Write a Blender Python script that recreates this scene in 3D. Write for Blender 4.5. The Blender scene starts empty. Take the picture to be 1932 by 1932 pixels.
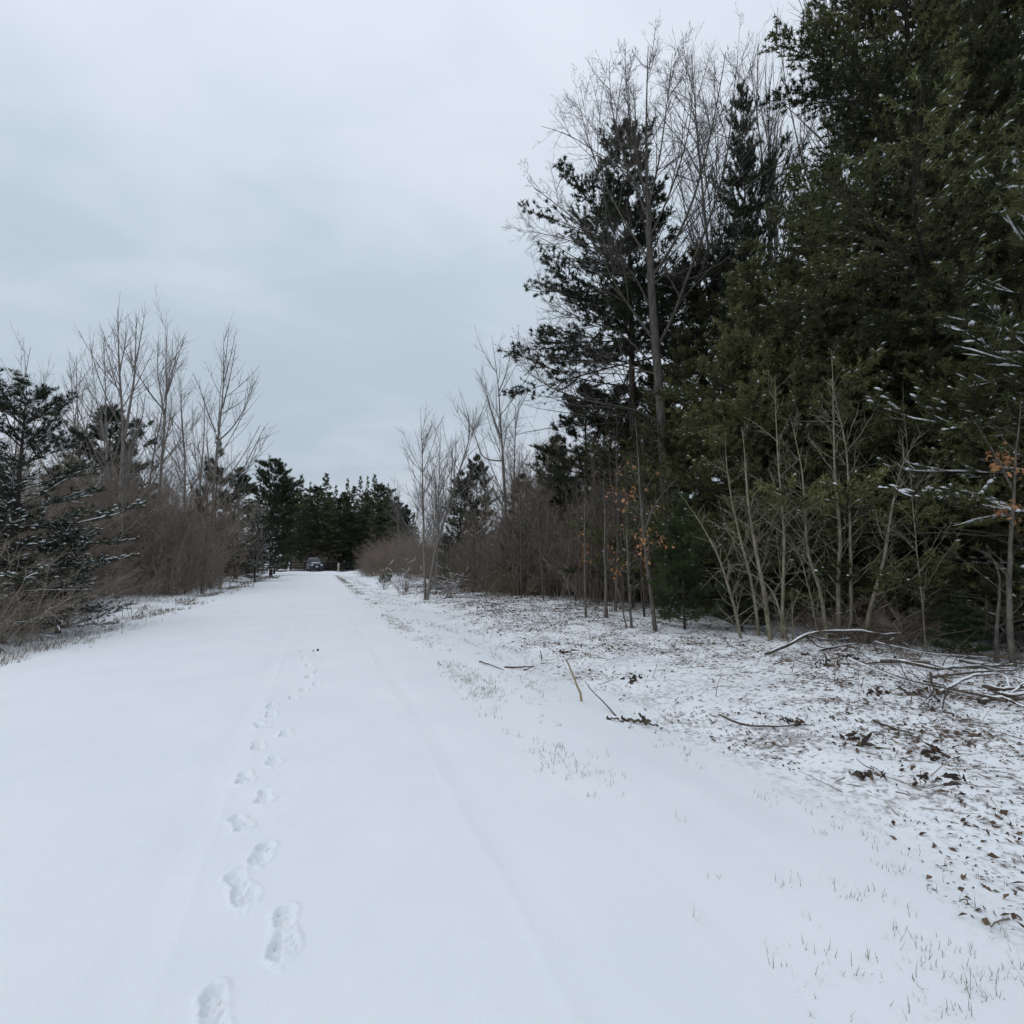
import bpy, math, random
import numpy as np
from mathutils import Vector, Matrix

scene = bpy.context.scene
rad = math.radians

# ------------------------------------------------------------------ camera
EYE = 1.6
F = 966.0                        # focal length in units of a 1932 px wide picture
PITCH = math.atan((1058 - 966) / F)
YAW = rad(-20.665)               # the road runs along +Y, the camera looks right of it
cam_d = bpy.data.cameras.new('camera')
cam = bpy.data.objects.new('camera', cam_d)
scene.collection.objects.link(cam)
cam_d.sensor_width = 36.0
cam_d.lens = 18.0
cam_d.clip_start = 0.05
cam_d.clip_end = 3000.0
cam.location = (0, 0, EYE)
cam.rotation_euler = (rad(90) + PITCH, 0, YAW)
scene.camera = cam

# ------------------------------------------------------------------ sky
SUN_EL, SUN_AZ = rad(50), rad(-75)      # azimuth from +Y towards +X: behind the cloud, to the left
world = bpy.data.worlds.new('World')
scene.world = world
world.use_nodes = True
wt = world.node_tree
wt.nodes.clear()
WN = lambda t: wt.nodes.new(t)
w_out = WN('ShaderNodeOutputWorld')
w_sky = WN('ShaderNodeTexSky')
w_sky.sky_type = 'NISHITA'
w_sky.sun_disc = False
w_sky.sun_elevation = SUN_EL
w_sky.sun_rotation = SUN_AZ
w_sky.air_density = 1.0
w_bg1 = WN('ShaderNodeBackground')
w_bg1.inputs[1].default_value = 0.10
wt.links.new(w_sky.outputs[0], w_bg1.inputs[0])
w_tc = WN('ShaderNodeTexCoord')
w_sep = WN('ShaderNodeSeparateXYZ')
wt.links.new(w_tc.outputs['Generated'], w_sep.inputs[0])


def wmath(op, a, b=None):
    n = WN('ShaderNodeMath')
    n.operation = op
    for i, v in enumerate((a, b)):
        if v is None:
            continue
        if isinstance(v, (int, float)):
            n.inputs[i].default_value = v
        else:
            wt.links.new(v, n.inputs[i])
    return n.outputs[0]


# the cloud layer: a sheet seen in perspective (direction divided by height)
w_h = wmath('ADD', wmath('MAXIMUM', w_sep.outputs[2], 0.0), 0.28)
w_cmb = WN('ShaderNodeCombineXYZ')
wt.links.new(wmath('DIVIDE', w_sep.outputs[0], w_h), w_cmb.inputs[0])
wt.links.new(wmath('DIVIDE', w_sep.outputs[1], w_h), w_cmb.inputs[1])
w_map = WN('ShaderNodeMapping')
w_map.inputs['Location'].default_value = (8.2, 4.1, 0)
w_map.inputs['Rotation'].default_value = (0, 0, rad(22))
w_map.inputs['Scale'].default_value = (0.75, 1.15, 1)
wt.links.new(w_cmb.outputs[0], w_map.inputs[0])
w_n1 = WN('ShaderNodeTexNoise')
w_n1.inputs['Scale'].default_value = 1.15
w_n1.inputs['Detail'].default_value = 6
w_n1.inputs['Roughness'].default_value = 0.48
w_n1.inputs['Distortion'].default_value = 0.35
wt.links.new(w_map.outputs[0], w_n1.inputs['Vector'])
w_n2 = WN('ShaderNodeTexNoise')
w_n2.inputs['Scale'].default_value = 3.4
w_n2.inputs['Detail'].default_value = 5
w_n2.inputs['Roughness'].default_value = 0.5
w_n2.inputs['Distortion'].default_value = 0.5
wt.links.new(w_map.outputs[0], w_n2.inputs['Vector'])
w_fac = wmath('ADD', wmath('MULTIPLY', w_n1.outputs[0], 0.74), wmath('MULTIPLY', w_n2.outputs[0], 0.26))
w_ramp = WN('ShaderNodeValToRGB')
w_ramp.color_ramp.interpolation = 'B_SPLINE'
e = w_ramp.color_ramp.elements
e[0].position = 0.415
e[0].color = (0.50, 0.59, 0.68, 1)
e[1].position = 0.585
e[1].color = (0.725, 0.785, 0.87, 1)
wt.links.new(w_fac, w_ramp.inputs[0])
w_bg2 = WN('ShaderNodeBackground')
wt.links.new(wmath('ADD', wmath('MULTIPLY', wmath('MAXIMUM', w_sep.outputs[2], 0.0), 0.40), 0.85), w_bg2.inputs[1])
wt.links.new(w_ramp.outputs[0], w_bg2.inputs[0])
w_mix = WN('ShaderNodeMixShader')
w_mix.inputs[0].default_value = 0.93
wt.links.new(w_bg1.outputs[0], w_mix.inputs[1])
wt.links.new(w_bg2.outputs[0], w_mix.inputs[2])
wt.links.new(w_mix.outputs[0], w_out.inputs[0])

# ------------------------------------------------------------------ sun behind the overcast
sun_d = bpy.data.lights.new('sun', 'SUN')
sun_d.energy = 0.5
sun_d.angle = rad(60)
sun_d.color = (1.0, 0.97, 0.93)
sun = bpy.data.objects.new('sun', sun_d)
scene.collection.objects.link(sun)
sd = Vector((math.sin(SUN_AZ) * math.cos(SUN_EL), math.cos(SUN_AZ) * math.cos(SUN_EL), math.sin(SUN_EL)))
sun.rotation_euler = (-sd).to_track_quat('-Z', 'Y').to_euler()
sun.location = sd * 60

vs = scene.view_settings
vs.view_transform = 'Standard'
vs.look = 'None'
vs.exposure = 0.0
vs.gamma = 1.0
vs.use_curve_mapping = False
scene.render.engine = 'CYCLES'
scene.cycles.use_denoising = True
scene.cycles.max_bounces = 4
scene.cycles.diffuse_bounces = 2
scene.cycles.use_adaptive_sampling = True
scene.cycles.adaptive_threshold = 0.03
scene.cycles.transparent_max_bounces = 8

# ================================================================== helpers
CY, SY = math.cos(YAW), math.sin(YAW)
CP, SP = math.cos(PITCH), math.sin(PITCH)
C_R = np.array([CY, SY, 0.0])
C_F = np.array([-SY * CP, CY * CP, SP])
C_U = np.array([SY * SP, -CY * SP, CP])


def ray(vx, vy):
    return C_R * ((vx - 966) / F) + C_U * ((966 - vy) / F) + C_F


def spot(vx, dist):
    """ground point in the direction of picture column vx, dist metres away"""
    d = ray(vx, 1058)[:2]
    d = d / np.linalg.norm(d)
    return d * dist


def top(vx, vy, dist):
    """height of a thing dist metres away whose top shows at (vx, vy)"""
    d = ray(vx, vy)
    return EYE + d[2] / np.linalg.norm(d[:2]) * dist


def gnd(vx, vy, z=0.0):
    d = ray(vx, vy)
    t = (z - EYE) / d[2]
    return np.array([d[0] * t, d[1] * t])


def at(vx, vy, dist):
    d = ray(vx, vy)
    return d / np.linalg.norm(d[:2]) * dist + np.array([0, 0, EYE])


def _h(ix, iy, seed):
    a = np.sin(ix * 127.1 + iy * 311.7 + seed * 74.7) * 43758.5453
    return a - np.floor(a)


def vnoise(x, y, seed=0):
    x = np.asarray(x, float)
    y = np.asarray(y, float)
    ix, iy = np.floor(x), np.floor(y)
    fx, fy = x - ix, y - iy
    fx = fx * fx * (3 - 2 * fx)
    fy = fy * fy * (3 - 2 * fy)
    a, b = _h(ix, iy, seed), _h(ix + 1, iy, seed)
    c, d = _h(ix, iy + 1, seed), _h(ix + 1, iy + 1, seed)
    return (a * (1 - fx) + b * fx) * (1 - fy) + (c * (1 - fx) + d * fx) * fy - 0.5


def fbm(x, y, seed=0, o=3):
    s = 0
    for i in range(o):
        s = s + vnoise(x * 2 ** i, y * 2 ** i, seed + i) * 0.5 ** i
    return s


def sstep(a, b, x):
    t = np.clip((np.asarray(x, float) - a) / (b - a), 0, 1)
    return t * t * (3 - 2 * t)


ROAD_L, ROAD_R, ROAD_END = -3.9, 1.75, 83.0


def litter_mask(x, y):
    """where dead leaves and cuttings lie on the snow: the cleared strip on the right"""
    edge = 3.3 + 0.5 * vnoise(y * 0.5, y * 0 + 3, 5) + np.clip(y - 9, 0, 20) * 0.035
    m = sstep(-0.2, 2.4, x - edge + vnoise(x * 1.3, y * 1.3, 9) * 1.6) ** 0.8
    left = sstep(-5.6, -7.2, x) * 0.8
    return np.clip(np.maximum(m, left), 0, 1)


def height(x, y, under=True):
    x = np.asarray(x, float)
    y = np.asarray(y, float)
    z = 0.03 * fbm(x * 0.35, y * 0.35, 1)
    onroad = sstep(ROAD_L + 0.05, ROAD_L + 0.5, x) * (1 - sstep(ROAD_R - 0.5, ROAD_R - 0.05, x))
    if under:
        z = z - 0.07 * onroad * (1 - sstep(ROAD_END - 0.6, ROAD_END, y))
    z = z - 0.14 * np.exp(-((x - 3.6) / 0.9) ** 2) + 0.10 * sstep(4.5, 8.0, x)
    z = z - 0.10 * np.exp(-((x + 5.2) / 0.9) ** 2)
    lm = litter_mask(x, y)
    z = z + lm * (0.055 * vnoise(x * 2.6, y * 2.6, 11) + 0.035 * vnoise(x * 7, y * 7, 12))
    z = z + 0.014 * vnoise(x * 5.5, y * 0.7, 14) * sstep(1.9, 2.5, x) * (1 - sstep(3.6, 4.6, x))
    return z


class MB:
    """collects vertices and faces; build() links them as one mesh object"""

    def __init__(self):
        self.v, self.q, self.t, self.tone, self.n = [], [], [], [], 0

    def add(self, V, quads=None, tris=None, tone=0.5):
        V = np.asarray(V, float).reshape(-1, 3)
        self.v.append(V)
        if quads is not None and len(quads):
            self.q.append(np.asarray(quads, np.int64).reshape(-1, 4) + self.n)
        if tris is not None and len(tris):
            self.t.append(np.asarray(tris, np.int64).reshape(-1, 3) + self.n)
        t = np.broadcast_to(np.asarray(tone, float), (len(V),)) if np.ndim(tone) == 0 else np.asarray(tone, float).ravel()
        self.tone.append(t)
        self.n += len(V)
        return self

    def mesh(self, name, mat, smooth=True):
        V = np.concatenate(self.v) if self.v else np.zeros((0, 3))
        Q = np.concatenate(self.q) if self.q else np.zeros((0, 4), np.int64)
        T = np.concatenate(self.t) if self.t else np.zeros((0, 3), np.int64)
        me = bpy.data.meshes.new(name)
        me.vertices.add(len(V))
        me.vertices.foreach_set('co', V.astype(np.float32).ravel())
        nl = len(Q) * 4 + len(T) * 3
        me.loops.add(nl)
        me.loops.foreach_set('vertex_index', np.concatenate([Q.ravel(), T.ravel()]).astype(np.int32))
        me.polygons.add(len(Q) + len(T))
        ls = np.concatenate([np.arange(len(Q)) * 4, len(Q) * 4 + np.arange(len(T)) * 3])
        me.polygons.foreach_set('loop_start', ls.astype(np.int32))
        me.polygons.foreach_set('use_smooth', np.full(len(ls), smooth, dtype=bool))
        me.update(calc_edges=True)
        a = me.attributes.new('tone', 'FLOAT', 'POINT')
        a.data.foreach_set('value', np.concatenate(self.tone).astype(np.float32) if self.tone else np.zeros(0, np.float32))
        me.materials.append(mat)
        return me

    def build(self, name, mat, parent=None, smooth=True, kind=None):
        return link(name, self.mesh(name, mat, smooth), parent, kind)


def link(name, data, parent=None, kind=None):
    o = bpy.data.objects.new(name, data)
    scene.collection.objects.link(o)
    if parent is not None:
        o.parent = parent
    if kind:
        o['kind'] = kind
    return o


def tag(o, label, cat, group=None):
    o['label'] = label
    o['category'] = cat
    if group:
        o['group'] = group
    return o


def thing(name, label, cat, loc=(0, 0, 0), rotz=0.0, scale=1.0, group=None):
    o = link(name, None)
    o.empty_display_size = 0.2
    o.location = loc
    o.rotation_euler = (0, 0, rotz)
    o.scale = (scale,) * 3 if np.ndim(scale) == 0 else scale
    return tag(o, label, cat, group)


def unit(a):
    return a / (np.linalg.norm(a, axis=-1, keepdims=True) + 1e-9)


def tubes(mb, P, R, sides=4, tone=0.5):
    """P (B,n,3) centre lines, R (B,n) radii"""
    P = np.asarray(P, float)
    R = np.asarray(R, float)
    B, n, _ = P.shape
    if B == 0:
        return
    T = unit(np.gradient(P, axis=1))
    ref = np.where(np.abs(T[:, :1, 2:3]) > 0.8, np.array([1.0, 0.2, 0]), np.array([0, 0, 1.0]))
    U = unit(np.cross(T, np.broadcast_to(ref, T.shape)))
    W = np.cross(T, U)
    a = np.arange(sides) * 2 * math.pi / sides
    ring = P[:, :, None, :] + R[:, :, None, None] * (U[:, :, None, :] * np.cos(a)[None, None, :, None] + W[:, :, None, :] * np.sin(a)[None, None, :, None])
    idx = np.arange(B * n * sides).reshape(B, n, sides)
    q = np.stack([idx[:, :-1, :], np.roll(idx, -1, 2)[:, :-1, :], np.roll(idx, -1, 2)[:, 1:, :], idx[:, 1:, :]], -1)
    t = tone if np.ndim(tone) == 0 else np.repeat(np.asarray(tone), n * sides)
    mb.add(ring.reshape(-1, 3), quads=q.reshape(-1, 4), tone=t)


def grow(rng, S, D, L, n, wob=0.1, trop=0.0):
    B = len(S)
    P = np.zeros((B, n, 3))
    P[:, 0] = S
    d = unit(np.asarray(D, float))
    st = (np.asarray(L, float) / (n - 1))[:, None]
    for i in range(1, n):
        d = unit(d + rng.normal(0, wob, (B, 3)) + np.array([0, 0, 1.0]) * trop)
        P[:, i] = P[:, i - 1] + d * st
    return P


def along(P, R, idx, t):
    n = P.shape[1]
    f = np.clip(t, 0, 0.9999) * (n - 1)
    i = f.astype(int)
    w = (f - i)[:, None]
    a, b = P[idx, i], P[idx, i + 1]
    r = R[idx, i] * (1 - w[:, 0]) + R[idx, i + 1] * w[:, 0]
    return a * (1 - w) + b * w, unit(b - a), r


def kids(rng, P, R, per, t0, t1, ang, spread=0.25):
    B = len(P)
    idx = np.repeat(np.arange(B), per)
    t = rng.uniform(t0, t1, len(idx))
    S, T, r = along(P, R, idx, t)
    v = rng.normal(size=T.shape)
    v = unit(v - T * (v * T).sum(1, keepdims=True))
    a = rad(ang) * (1 + rng.normal(0, spread, len(idx)))
    D = T * np.cos(a)[:, None] + v * np.sin(a)[:, None]
    return idx, t, S, D, r


def resample(pts, n):
    pts = np.asarray(pts, float)
    s = np.r_[0, np.cumsum(np.linalg.norm(np.diff(pts, axis=0), axis=1))]
    u = np.linspace(0, s[-1], n)
    out = np.stack([np.interp(u, s, pts[:, k]) for k in range(pts.shape[1])], 1)
    for _ in range(2):
        out[1:-1] = out[1:-1] * 0.5 + (out[:-2] + out[2:]) * 0.25
    return out


def needles(mb, rng, C, D, length, width, K, spread, tone, droop=0.0):
    T = len(C)
    if T == 0:
        return
    d = unit(D[:, None, :] * 0.8 + rng.normal(0, spread, (T, K, 3)) + np.array([0, 0, -droop]))
    b = C[:, None, :] + D[:, None, :] * rng.uniform(-0.35, 0.1, (T, K, 1)) * length
    p = unit(np.cross(d, rng.normal(size=(T, K, 3))))
    w = width * rng.uniform(0.6, 1.3, (T, K, 1)) * 0.5
    tip = b + d * length * rng.uniform(0.7, 1.25, (T, K, 1))
    V = np.stack([b - p * w, b + p * w, tip], 2).reshape(-1, 3)
    mb.add(V, tris=np.arange(len(V)).reshape(-1, 3), tone=np.repeat(tone, K * 3))


BLOB = np.array([[1, 0, 0], [0.35, 0.8, -0.1], [-0.6, 0.7, -0.1], [-1, 0, 0], [-0.6, -0.7, -0.1], [0.35, -0.8, -0.1], [0.1, 0, 0.9], [0, 0, -0.4]])
BLOB_T = np.array([[i, (i + 1) % 6, 6] for i in range(6)] + [[(i + 1) % 6, i, 7] for i in range(6)])


def blobs(mb, rng, C, D, lx, ly, lz):
    n = len(C)
    if n == 0:
        return
    a = np.arctan2(D[:, 1], D[:, 0])
    el = np.clip(D[:, 2], -0.5, 0.5)
    s = rng.uniform(0.6, 1.4, (n, 1, 1))
    B = BLOB[None] * np.array([lx, ly, lz]) * s * (1 + rng.normal(0, 0.15, (n, 8, 3)))
    B[:, :, 2] += B[:, :, 0] * el[:, None] * 0.7
    x = B[:, :, 0] * np.cos(a)[:, None] - B[:, :, 1] * np.sin(a)[:, None]
    y = B[:, :, 0] * np.sin(a)[:, None] + B[:, :, 1] * np.cos(a)[:, None]
    V = np.stack([x, y, B[:, :, 2]], -1) + C[:, None, :]
    t = (BLOB_T[None] + (np.arange(n) * 8)[:, None, None]).reshape(-1, 3)
    mb.add(V.reshape(-1, 3), tris=t)


# ================================================================== materials
def mat_new(name):
    m = bpy.data.materials.new(name)
    m.use_nodes = True
    return m, m.node_tree, m.node_tree.nodes['Principled BSDF']


def ramp2(nt, a, b, pa=0.3, pb=0.7):
    r = nt.nodes.new('ShaderNodeValToRGB')
    r.color_ramp.elements[0].position = pa
    r.color_ramp.elements[0].color = (*a, 1)
    r.color_ramp.elements[1].position = pb
    r.color_ramp.elements[1].color = (*b, 1)
    return r


def noise(nt, scale, detail=4, vec=None, rough=0.55):
    n = nt.nodes.new('ShaderNodeTexNoise')
    n.inputs['Scale'].default_value = scale
    n.inputs['Detail'].default_value = detail
    n.inputs['Roughness'].default_value = rough
    if vec is None:
        tc = nt.nodes.new('ShaderNodeTexCoord')
        vec = tc.outputs['Object']
    nt.links.new(vec, n.inputs['Vector'])
    return n


def bump(nt, bs, src, strength, dist=0.01):
    b = nt.nodes.new('ShaderNodeBump')
    b.inputs['Strength'].default_value = strength
    b.inputs['Distance'].default_value = dist
    nt.links.new(src, b.inputs['Height'])
    nt.links.new(b.outputs[0], bs.inputs['Normal'])


def m_noise(name, a, b, scale, rough=0.85, bstr=0.0, bdist=0.01, stretch=None, spec=0.2):
    m, nt, bs = mat_new(name)
    vec = None
    if stretch:
        tc = nt.nodes.new('ShaderNodeTexCoord')
        mp = nt.nodes.new('ShaderNodeMapping')
        mp.inputs['Scale'].default_value = stretch
        nt.links.new(tc.outputs['Object'], mp.inputs[0])
        vec = mp.outputs[0]
    n = noise(nt, scale, 5, vec)
    r = ramp2(nt, a, b)
    nt.links.new(n.outputs[0], r.inputs[0])
    nt.links.new(r.outputs[0], bs.inputs['Base Color'])
    bs.inputs['Roughness'].default_value = rough
    bs.inputs['Specular IOR Level'].default_value = spec
    if bstr:
        bump(nt, bs, n.outputs[0], bstr, bdist)
    return m


def m_tone(name, a, b, rough=0.7, spec=0.2, trans=0.0):
    """colour picked per tuft or blade by the 'tone' attribute"""
    m, nt, bs = mat_new(name)
    at_ = nt.nodes.new('ShaderNodeAttribute')
    at_.attribute_name = 'tone'
    r = ramp2(nt, a, b, 0.0, 1.0)
    nt.links.new(at_.outputs['Fac'], r.inputs[0])
    nt.links.new(r.outputs[0], bs.inputs['Base Color'])
    bs.inputs['Roughness'].default_value = rough
    bs.inputs['Specular IOR Level'].default_value = spec
    return m


def m_plain(name, col, rough=0.5, metal=0.0, spec=0.5):
    m, nt, bs = mat_new(name)
    n = noise(nt, 9, 3)
    r = ramp2(nt, tuple(c * 0.88 for c in col), tuple(min(1, c * 1.08) for c in col))
    nt.links.new(n.outputs[0], r.inputs[0])
    nt.links.new(r.outputs[0], bs.inputs['Base Color'])
    bs.inputs['Roughness'].default_value = rough
    bs.inputs['Metallic'].default_value = metal
    bs.inputs['Specular IOR Level'].default_value = spec
    return m


SNOW_A, SNOW_B = (0.83, 0.85, 0.875), (0.88, 0.895, 0.915)


def m_snow(name, litter=False):
    m, nt, bs = mat_new(name)
    tc = nt.nodes.new('ShaderNodeTexCoord')
    n1 = noise(nt, 0.9, 4, tc.outputs['Object'])
    r = ramp2(nt, SNOW_A, SNOW_B)
    nt.links.new(n1.outputs[0], r.inputs[0])
    col = r.outputs[0]
    if litter:
        at_ = nt.nodes.new('ShaderNodeAttribute')
        at_.attribute_name = 'tone'
        n2 = noise(nt, 17, 5, tc.outputs['Object'], 0.65)
        n3 = noise(nt, 1.7, 3, tc.outputs['Object'])
        ad = nt.nodes.new('ShaderNodeMath')
        ad.operation = 'MULTIPLY_ADD'
        nt.links.new(n3.outputs[0], ad.inputs[0])
        ad.inputs[1].default_value = 0.55
        nt.links.new(n2.outputs[0], ad.inputs[2])
        mr = nt.nodes.new('ShaderNodeMapRange')
        mr.inputs['From Min'].default_value = 0.77
        mr.inputs['From Max'].default_value = 0.92
        nt.links.new(ad.outputs[0], mr.inputs['Value'])
        mu = nt.nodes.new('ShaderNodeMath')
        mu.operation = 'MULTIPLY'
        nt.links.new(mr.outputs[0], mu.inputs[0])
        nt.links.new(at_.outputs['Fac'], mu.inputs[1])
        n4 = noise(nt, 45, 2, tc.outputs['Object'])
        br = ramp2(nt, (0.045, 0.03, 0.022), (0.17, 0.115, 0.08))
        nt.links.new(n4.outputs[0], br.inputs[0])
        mx = nt.nodes.new('ShaderNodeMix')
        mx.data_type = 'RGBA'
        nt.links.new(mu.outputs[0], mx.inputs[0])
        nt.links.new(col, mx.inputs[6])
        nt.links.new(br.outputs[0], mx.inputs[7])
        col = mx.outputs[2]
    nt.links.new(col, bs.inputs['Base Color'])
    bs.inputs['Roughness'].default_value = 0.85
    bs.inputs['Specular IOR Level'].default_value = 0.15
    nb = noise(nt, 42, 6, tc.outputs['Object'], 0.7)
    bump(nt, bs, nb.outputs[0], 0.35, 0.008)
    return m


M_ROAD = m_snow('road_snow')
M_GROUND = m_snow('ground_snow', True)
M_SNOW = m_noise('clinging_snow', SNOW_A, SNOW_B, 8, 0.85)
M_PINE = m_tone('pine_needles', (0.020, 0.028, 0.012), (0.165, 0.168, 0.068))
M_PINE_DARK = m_tone('dark_pine_needles', (0.016, 0.025, 0.014), (0.070, 0.085, 0.046))
M_PINE_BLUE = m_tone('blue_green_pine_needles', (0.018, 0.028, 0.018), (0.075, 0.092, 0.058))
M_FAR = m_tone('hazed_conifer_needles', (0.030, 0.040, 0.022), (0.150, 0.160, 0.085))  # far needles lightened, distance haze put into their colour
M_YOUNG = m_tone('young_pine_needles', (0.030, 0.050, 0.018), (0.085, 0.115, 0.045))
M_BARK = m_noise('grey_brown_bark', (0.045, 0.036, 0.030), (0.14, 0.115, 0.095), 14, 0.9, 0.8, 0.02, (1, 1, 0.25))
M_BARK_DARK = m_noise('dark_pine_bark', (0.030, 0.024, 0.020), (0.085, 0.068, 0.055), 12, 0.9, 0.8, 0.02, (1, 1, 0.3))
M_OAK = m_noise('oak_bark', (0.060, 0.052, 0.046), (0.15, 0.131, 0.114), 12, 0.9, 0.9, 0.02, (1, 1, 0.22))
M_POPLAR = m_noise('poplar_bark', (0.125, 0.11, 0.096), (0.26, 0.232, 0.206), 10, 0.85, 0.4, 0.01, (1, 1, 0.4))
M_PALE = m_noise('pale_olive_bark', (0.125, 0.112, 0.078), (0.34, 0.305, 0.22), 17, 0.85, 0.4, 0.01, (1, 1, 0.4))
M_SAP = m_noise('sapling_bark', (0.06, 0.052, 0.044), (0.20, 0.175, 0.15), 16, 0.88, 0.4, 0.01, (1, 1, 0.4))
M_TWIG = m_tone('brown_twigs', (0.13, 0.107, 0.085), (0.37, 0.305, 0.245), 0.85)
M_BOUGH = m_tone('pine_bough_bark', (0.028, 0.023, 0.019), (0.12, 0.098, 0.08), 0.9)
M_TWIG_RED = m_tone('reddish_twigs', (0.11, 0.084, 0.072), (0.31, 0.245, 0.205), 0.85)
M_TWIG_TAN = m_tone('tan_twigs', (0.14, 0.115, 0.075), (0.31, 0.26, 0.185), 0.85)
M_LEAF = m_tone('dead_oak_leaves', (0.16, 0.055, 0.025), (0.50, 0.27, 0.13), 0.75)
M_LITTER = m_tone('leaf_litter', (0.035, 0.022, 0.016), (0.21, 0.135, 0.085), 0.85)
M_GRASS = m_tone('dry_grass', (0.11, 0.095, 0.065), (0.36, 0.30, 0.21), 0.8)
M_STICK = m_noise('cut_branch_bark', (0.045, 0.034, 0.026), (0.15, 0.12, 0.092), 16, 0.9, 0.6, 0.01)
M_CUT = m_noise('stripped_wood', (0.28, 0.22, 0.13), (0.42, 0.35, 0.22), 14, 0.8)

# ================================================================== ground and road
def axis(*segs):
    out = []
    for a, b, s in segs:
        out.append(np.linspace(a, b, max(2, int(abs(b - a) / s)), endpoint=False))
    return np.concatenate(out + [np.array([segs[-1][1]])])


def prog(a, b, s0, k):
    out = [a]
    while out[-1] < b:
        out.append(out[-1] + max(s0, k * out[-1]))
    return np.array(out[:-1])


def sheet(name, xs, ys, zf, mat, tonef=None):
    X, Y = np.meshgrid(xs, ys)
    Z = zf(X, Y)
    nx, ny = len(xs), len(ys)
    idx = np.arange(nx * ny).reshape(ny, nx)
    q = np.stack([idx[:-1, :-1], idx[:-1, 1:], idx[1:, 1:], idx[1:, :-1]], -1).reshape(-1, 4)
    mb = MB().add(np.stack([X, Y, Z], -1), quads=q, tone=0.0 if tonef is None else tonef(X, Y))
    o = mb.build(name, mat)
    o['kind'] = 'structure'
    return o


gx = axis((-900, -60, 60), (-60, -20, 2.5), (-20, -7, 0.3), (-7, -3.4, 0.09), (-3.4, 1.2, 0.5), (1.2, 9, 0.075), (9, 20, 0.2), (20, 60, 2.5), (60, 900, 60))
gy = np.concatenate([axis((-900, -40, 60), (-40, -4, 2), (-4, 1.0, 0.25))[:-1], prog(1.0, 120, 0.055, 0.013), axis((122, 1500, 60))])
sheet('ground', gx, gy, height, M_GROUND, litter_mask)

# footprints: (x, y, turn in degrees, length, depth)
FOOT = [(-0.29, 2.17, 6, 0.34, 0.034), (-0.085, 2.56, 2, 0.31, 0.030), (-0.30, 2.96, 20, 0.31, 0.028), (-0.23, 3.25, -8, 0.20, 0.027),
        (-0.39, 3.66, 26, 0.22, 0.025), (-0.285, 4.00, 8, 0.21, 0.024), (-0.45, 4.37, 6, 0.23, 0.024), (-0.28, 4.65, 0, 0.19, 0.022),
        (-0.43, 5.04, 5, 0.22, 0.022), (-0.23, 5.30, 3, 0.20, 0.020), (-0.46, 5.62, 22, 0.22, 0.020), (-0.40, 5.98, 5, 0.22, 0.020), (-0.42, 6.30, 4, 0.22, 0.018),
        (-0.22, 6.60, 5, 0.22, 0.017), (-0.12, 6.95, 0, 0.22, 0.016), (0.03, 7.25, 0, 0.22, 0.016), (-0.06, 7.70, -4, 0.22, 0.016), (0.04, 8.0, 0, 0.22, 0.015), (-0.08, 8.5, 0, 0.22, 0.015), (-0.16, 9.2, 0, 0.22, 0.014), (-0.2, 9.9, 0, 0.22, 0.014)]


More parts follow.
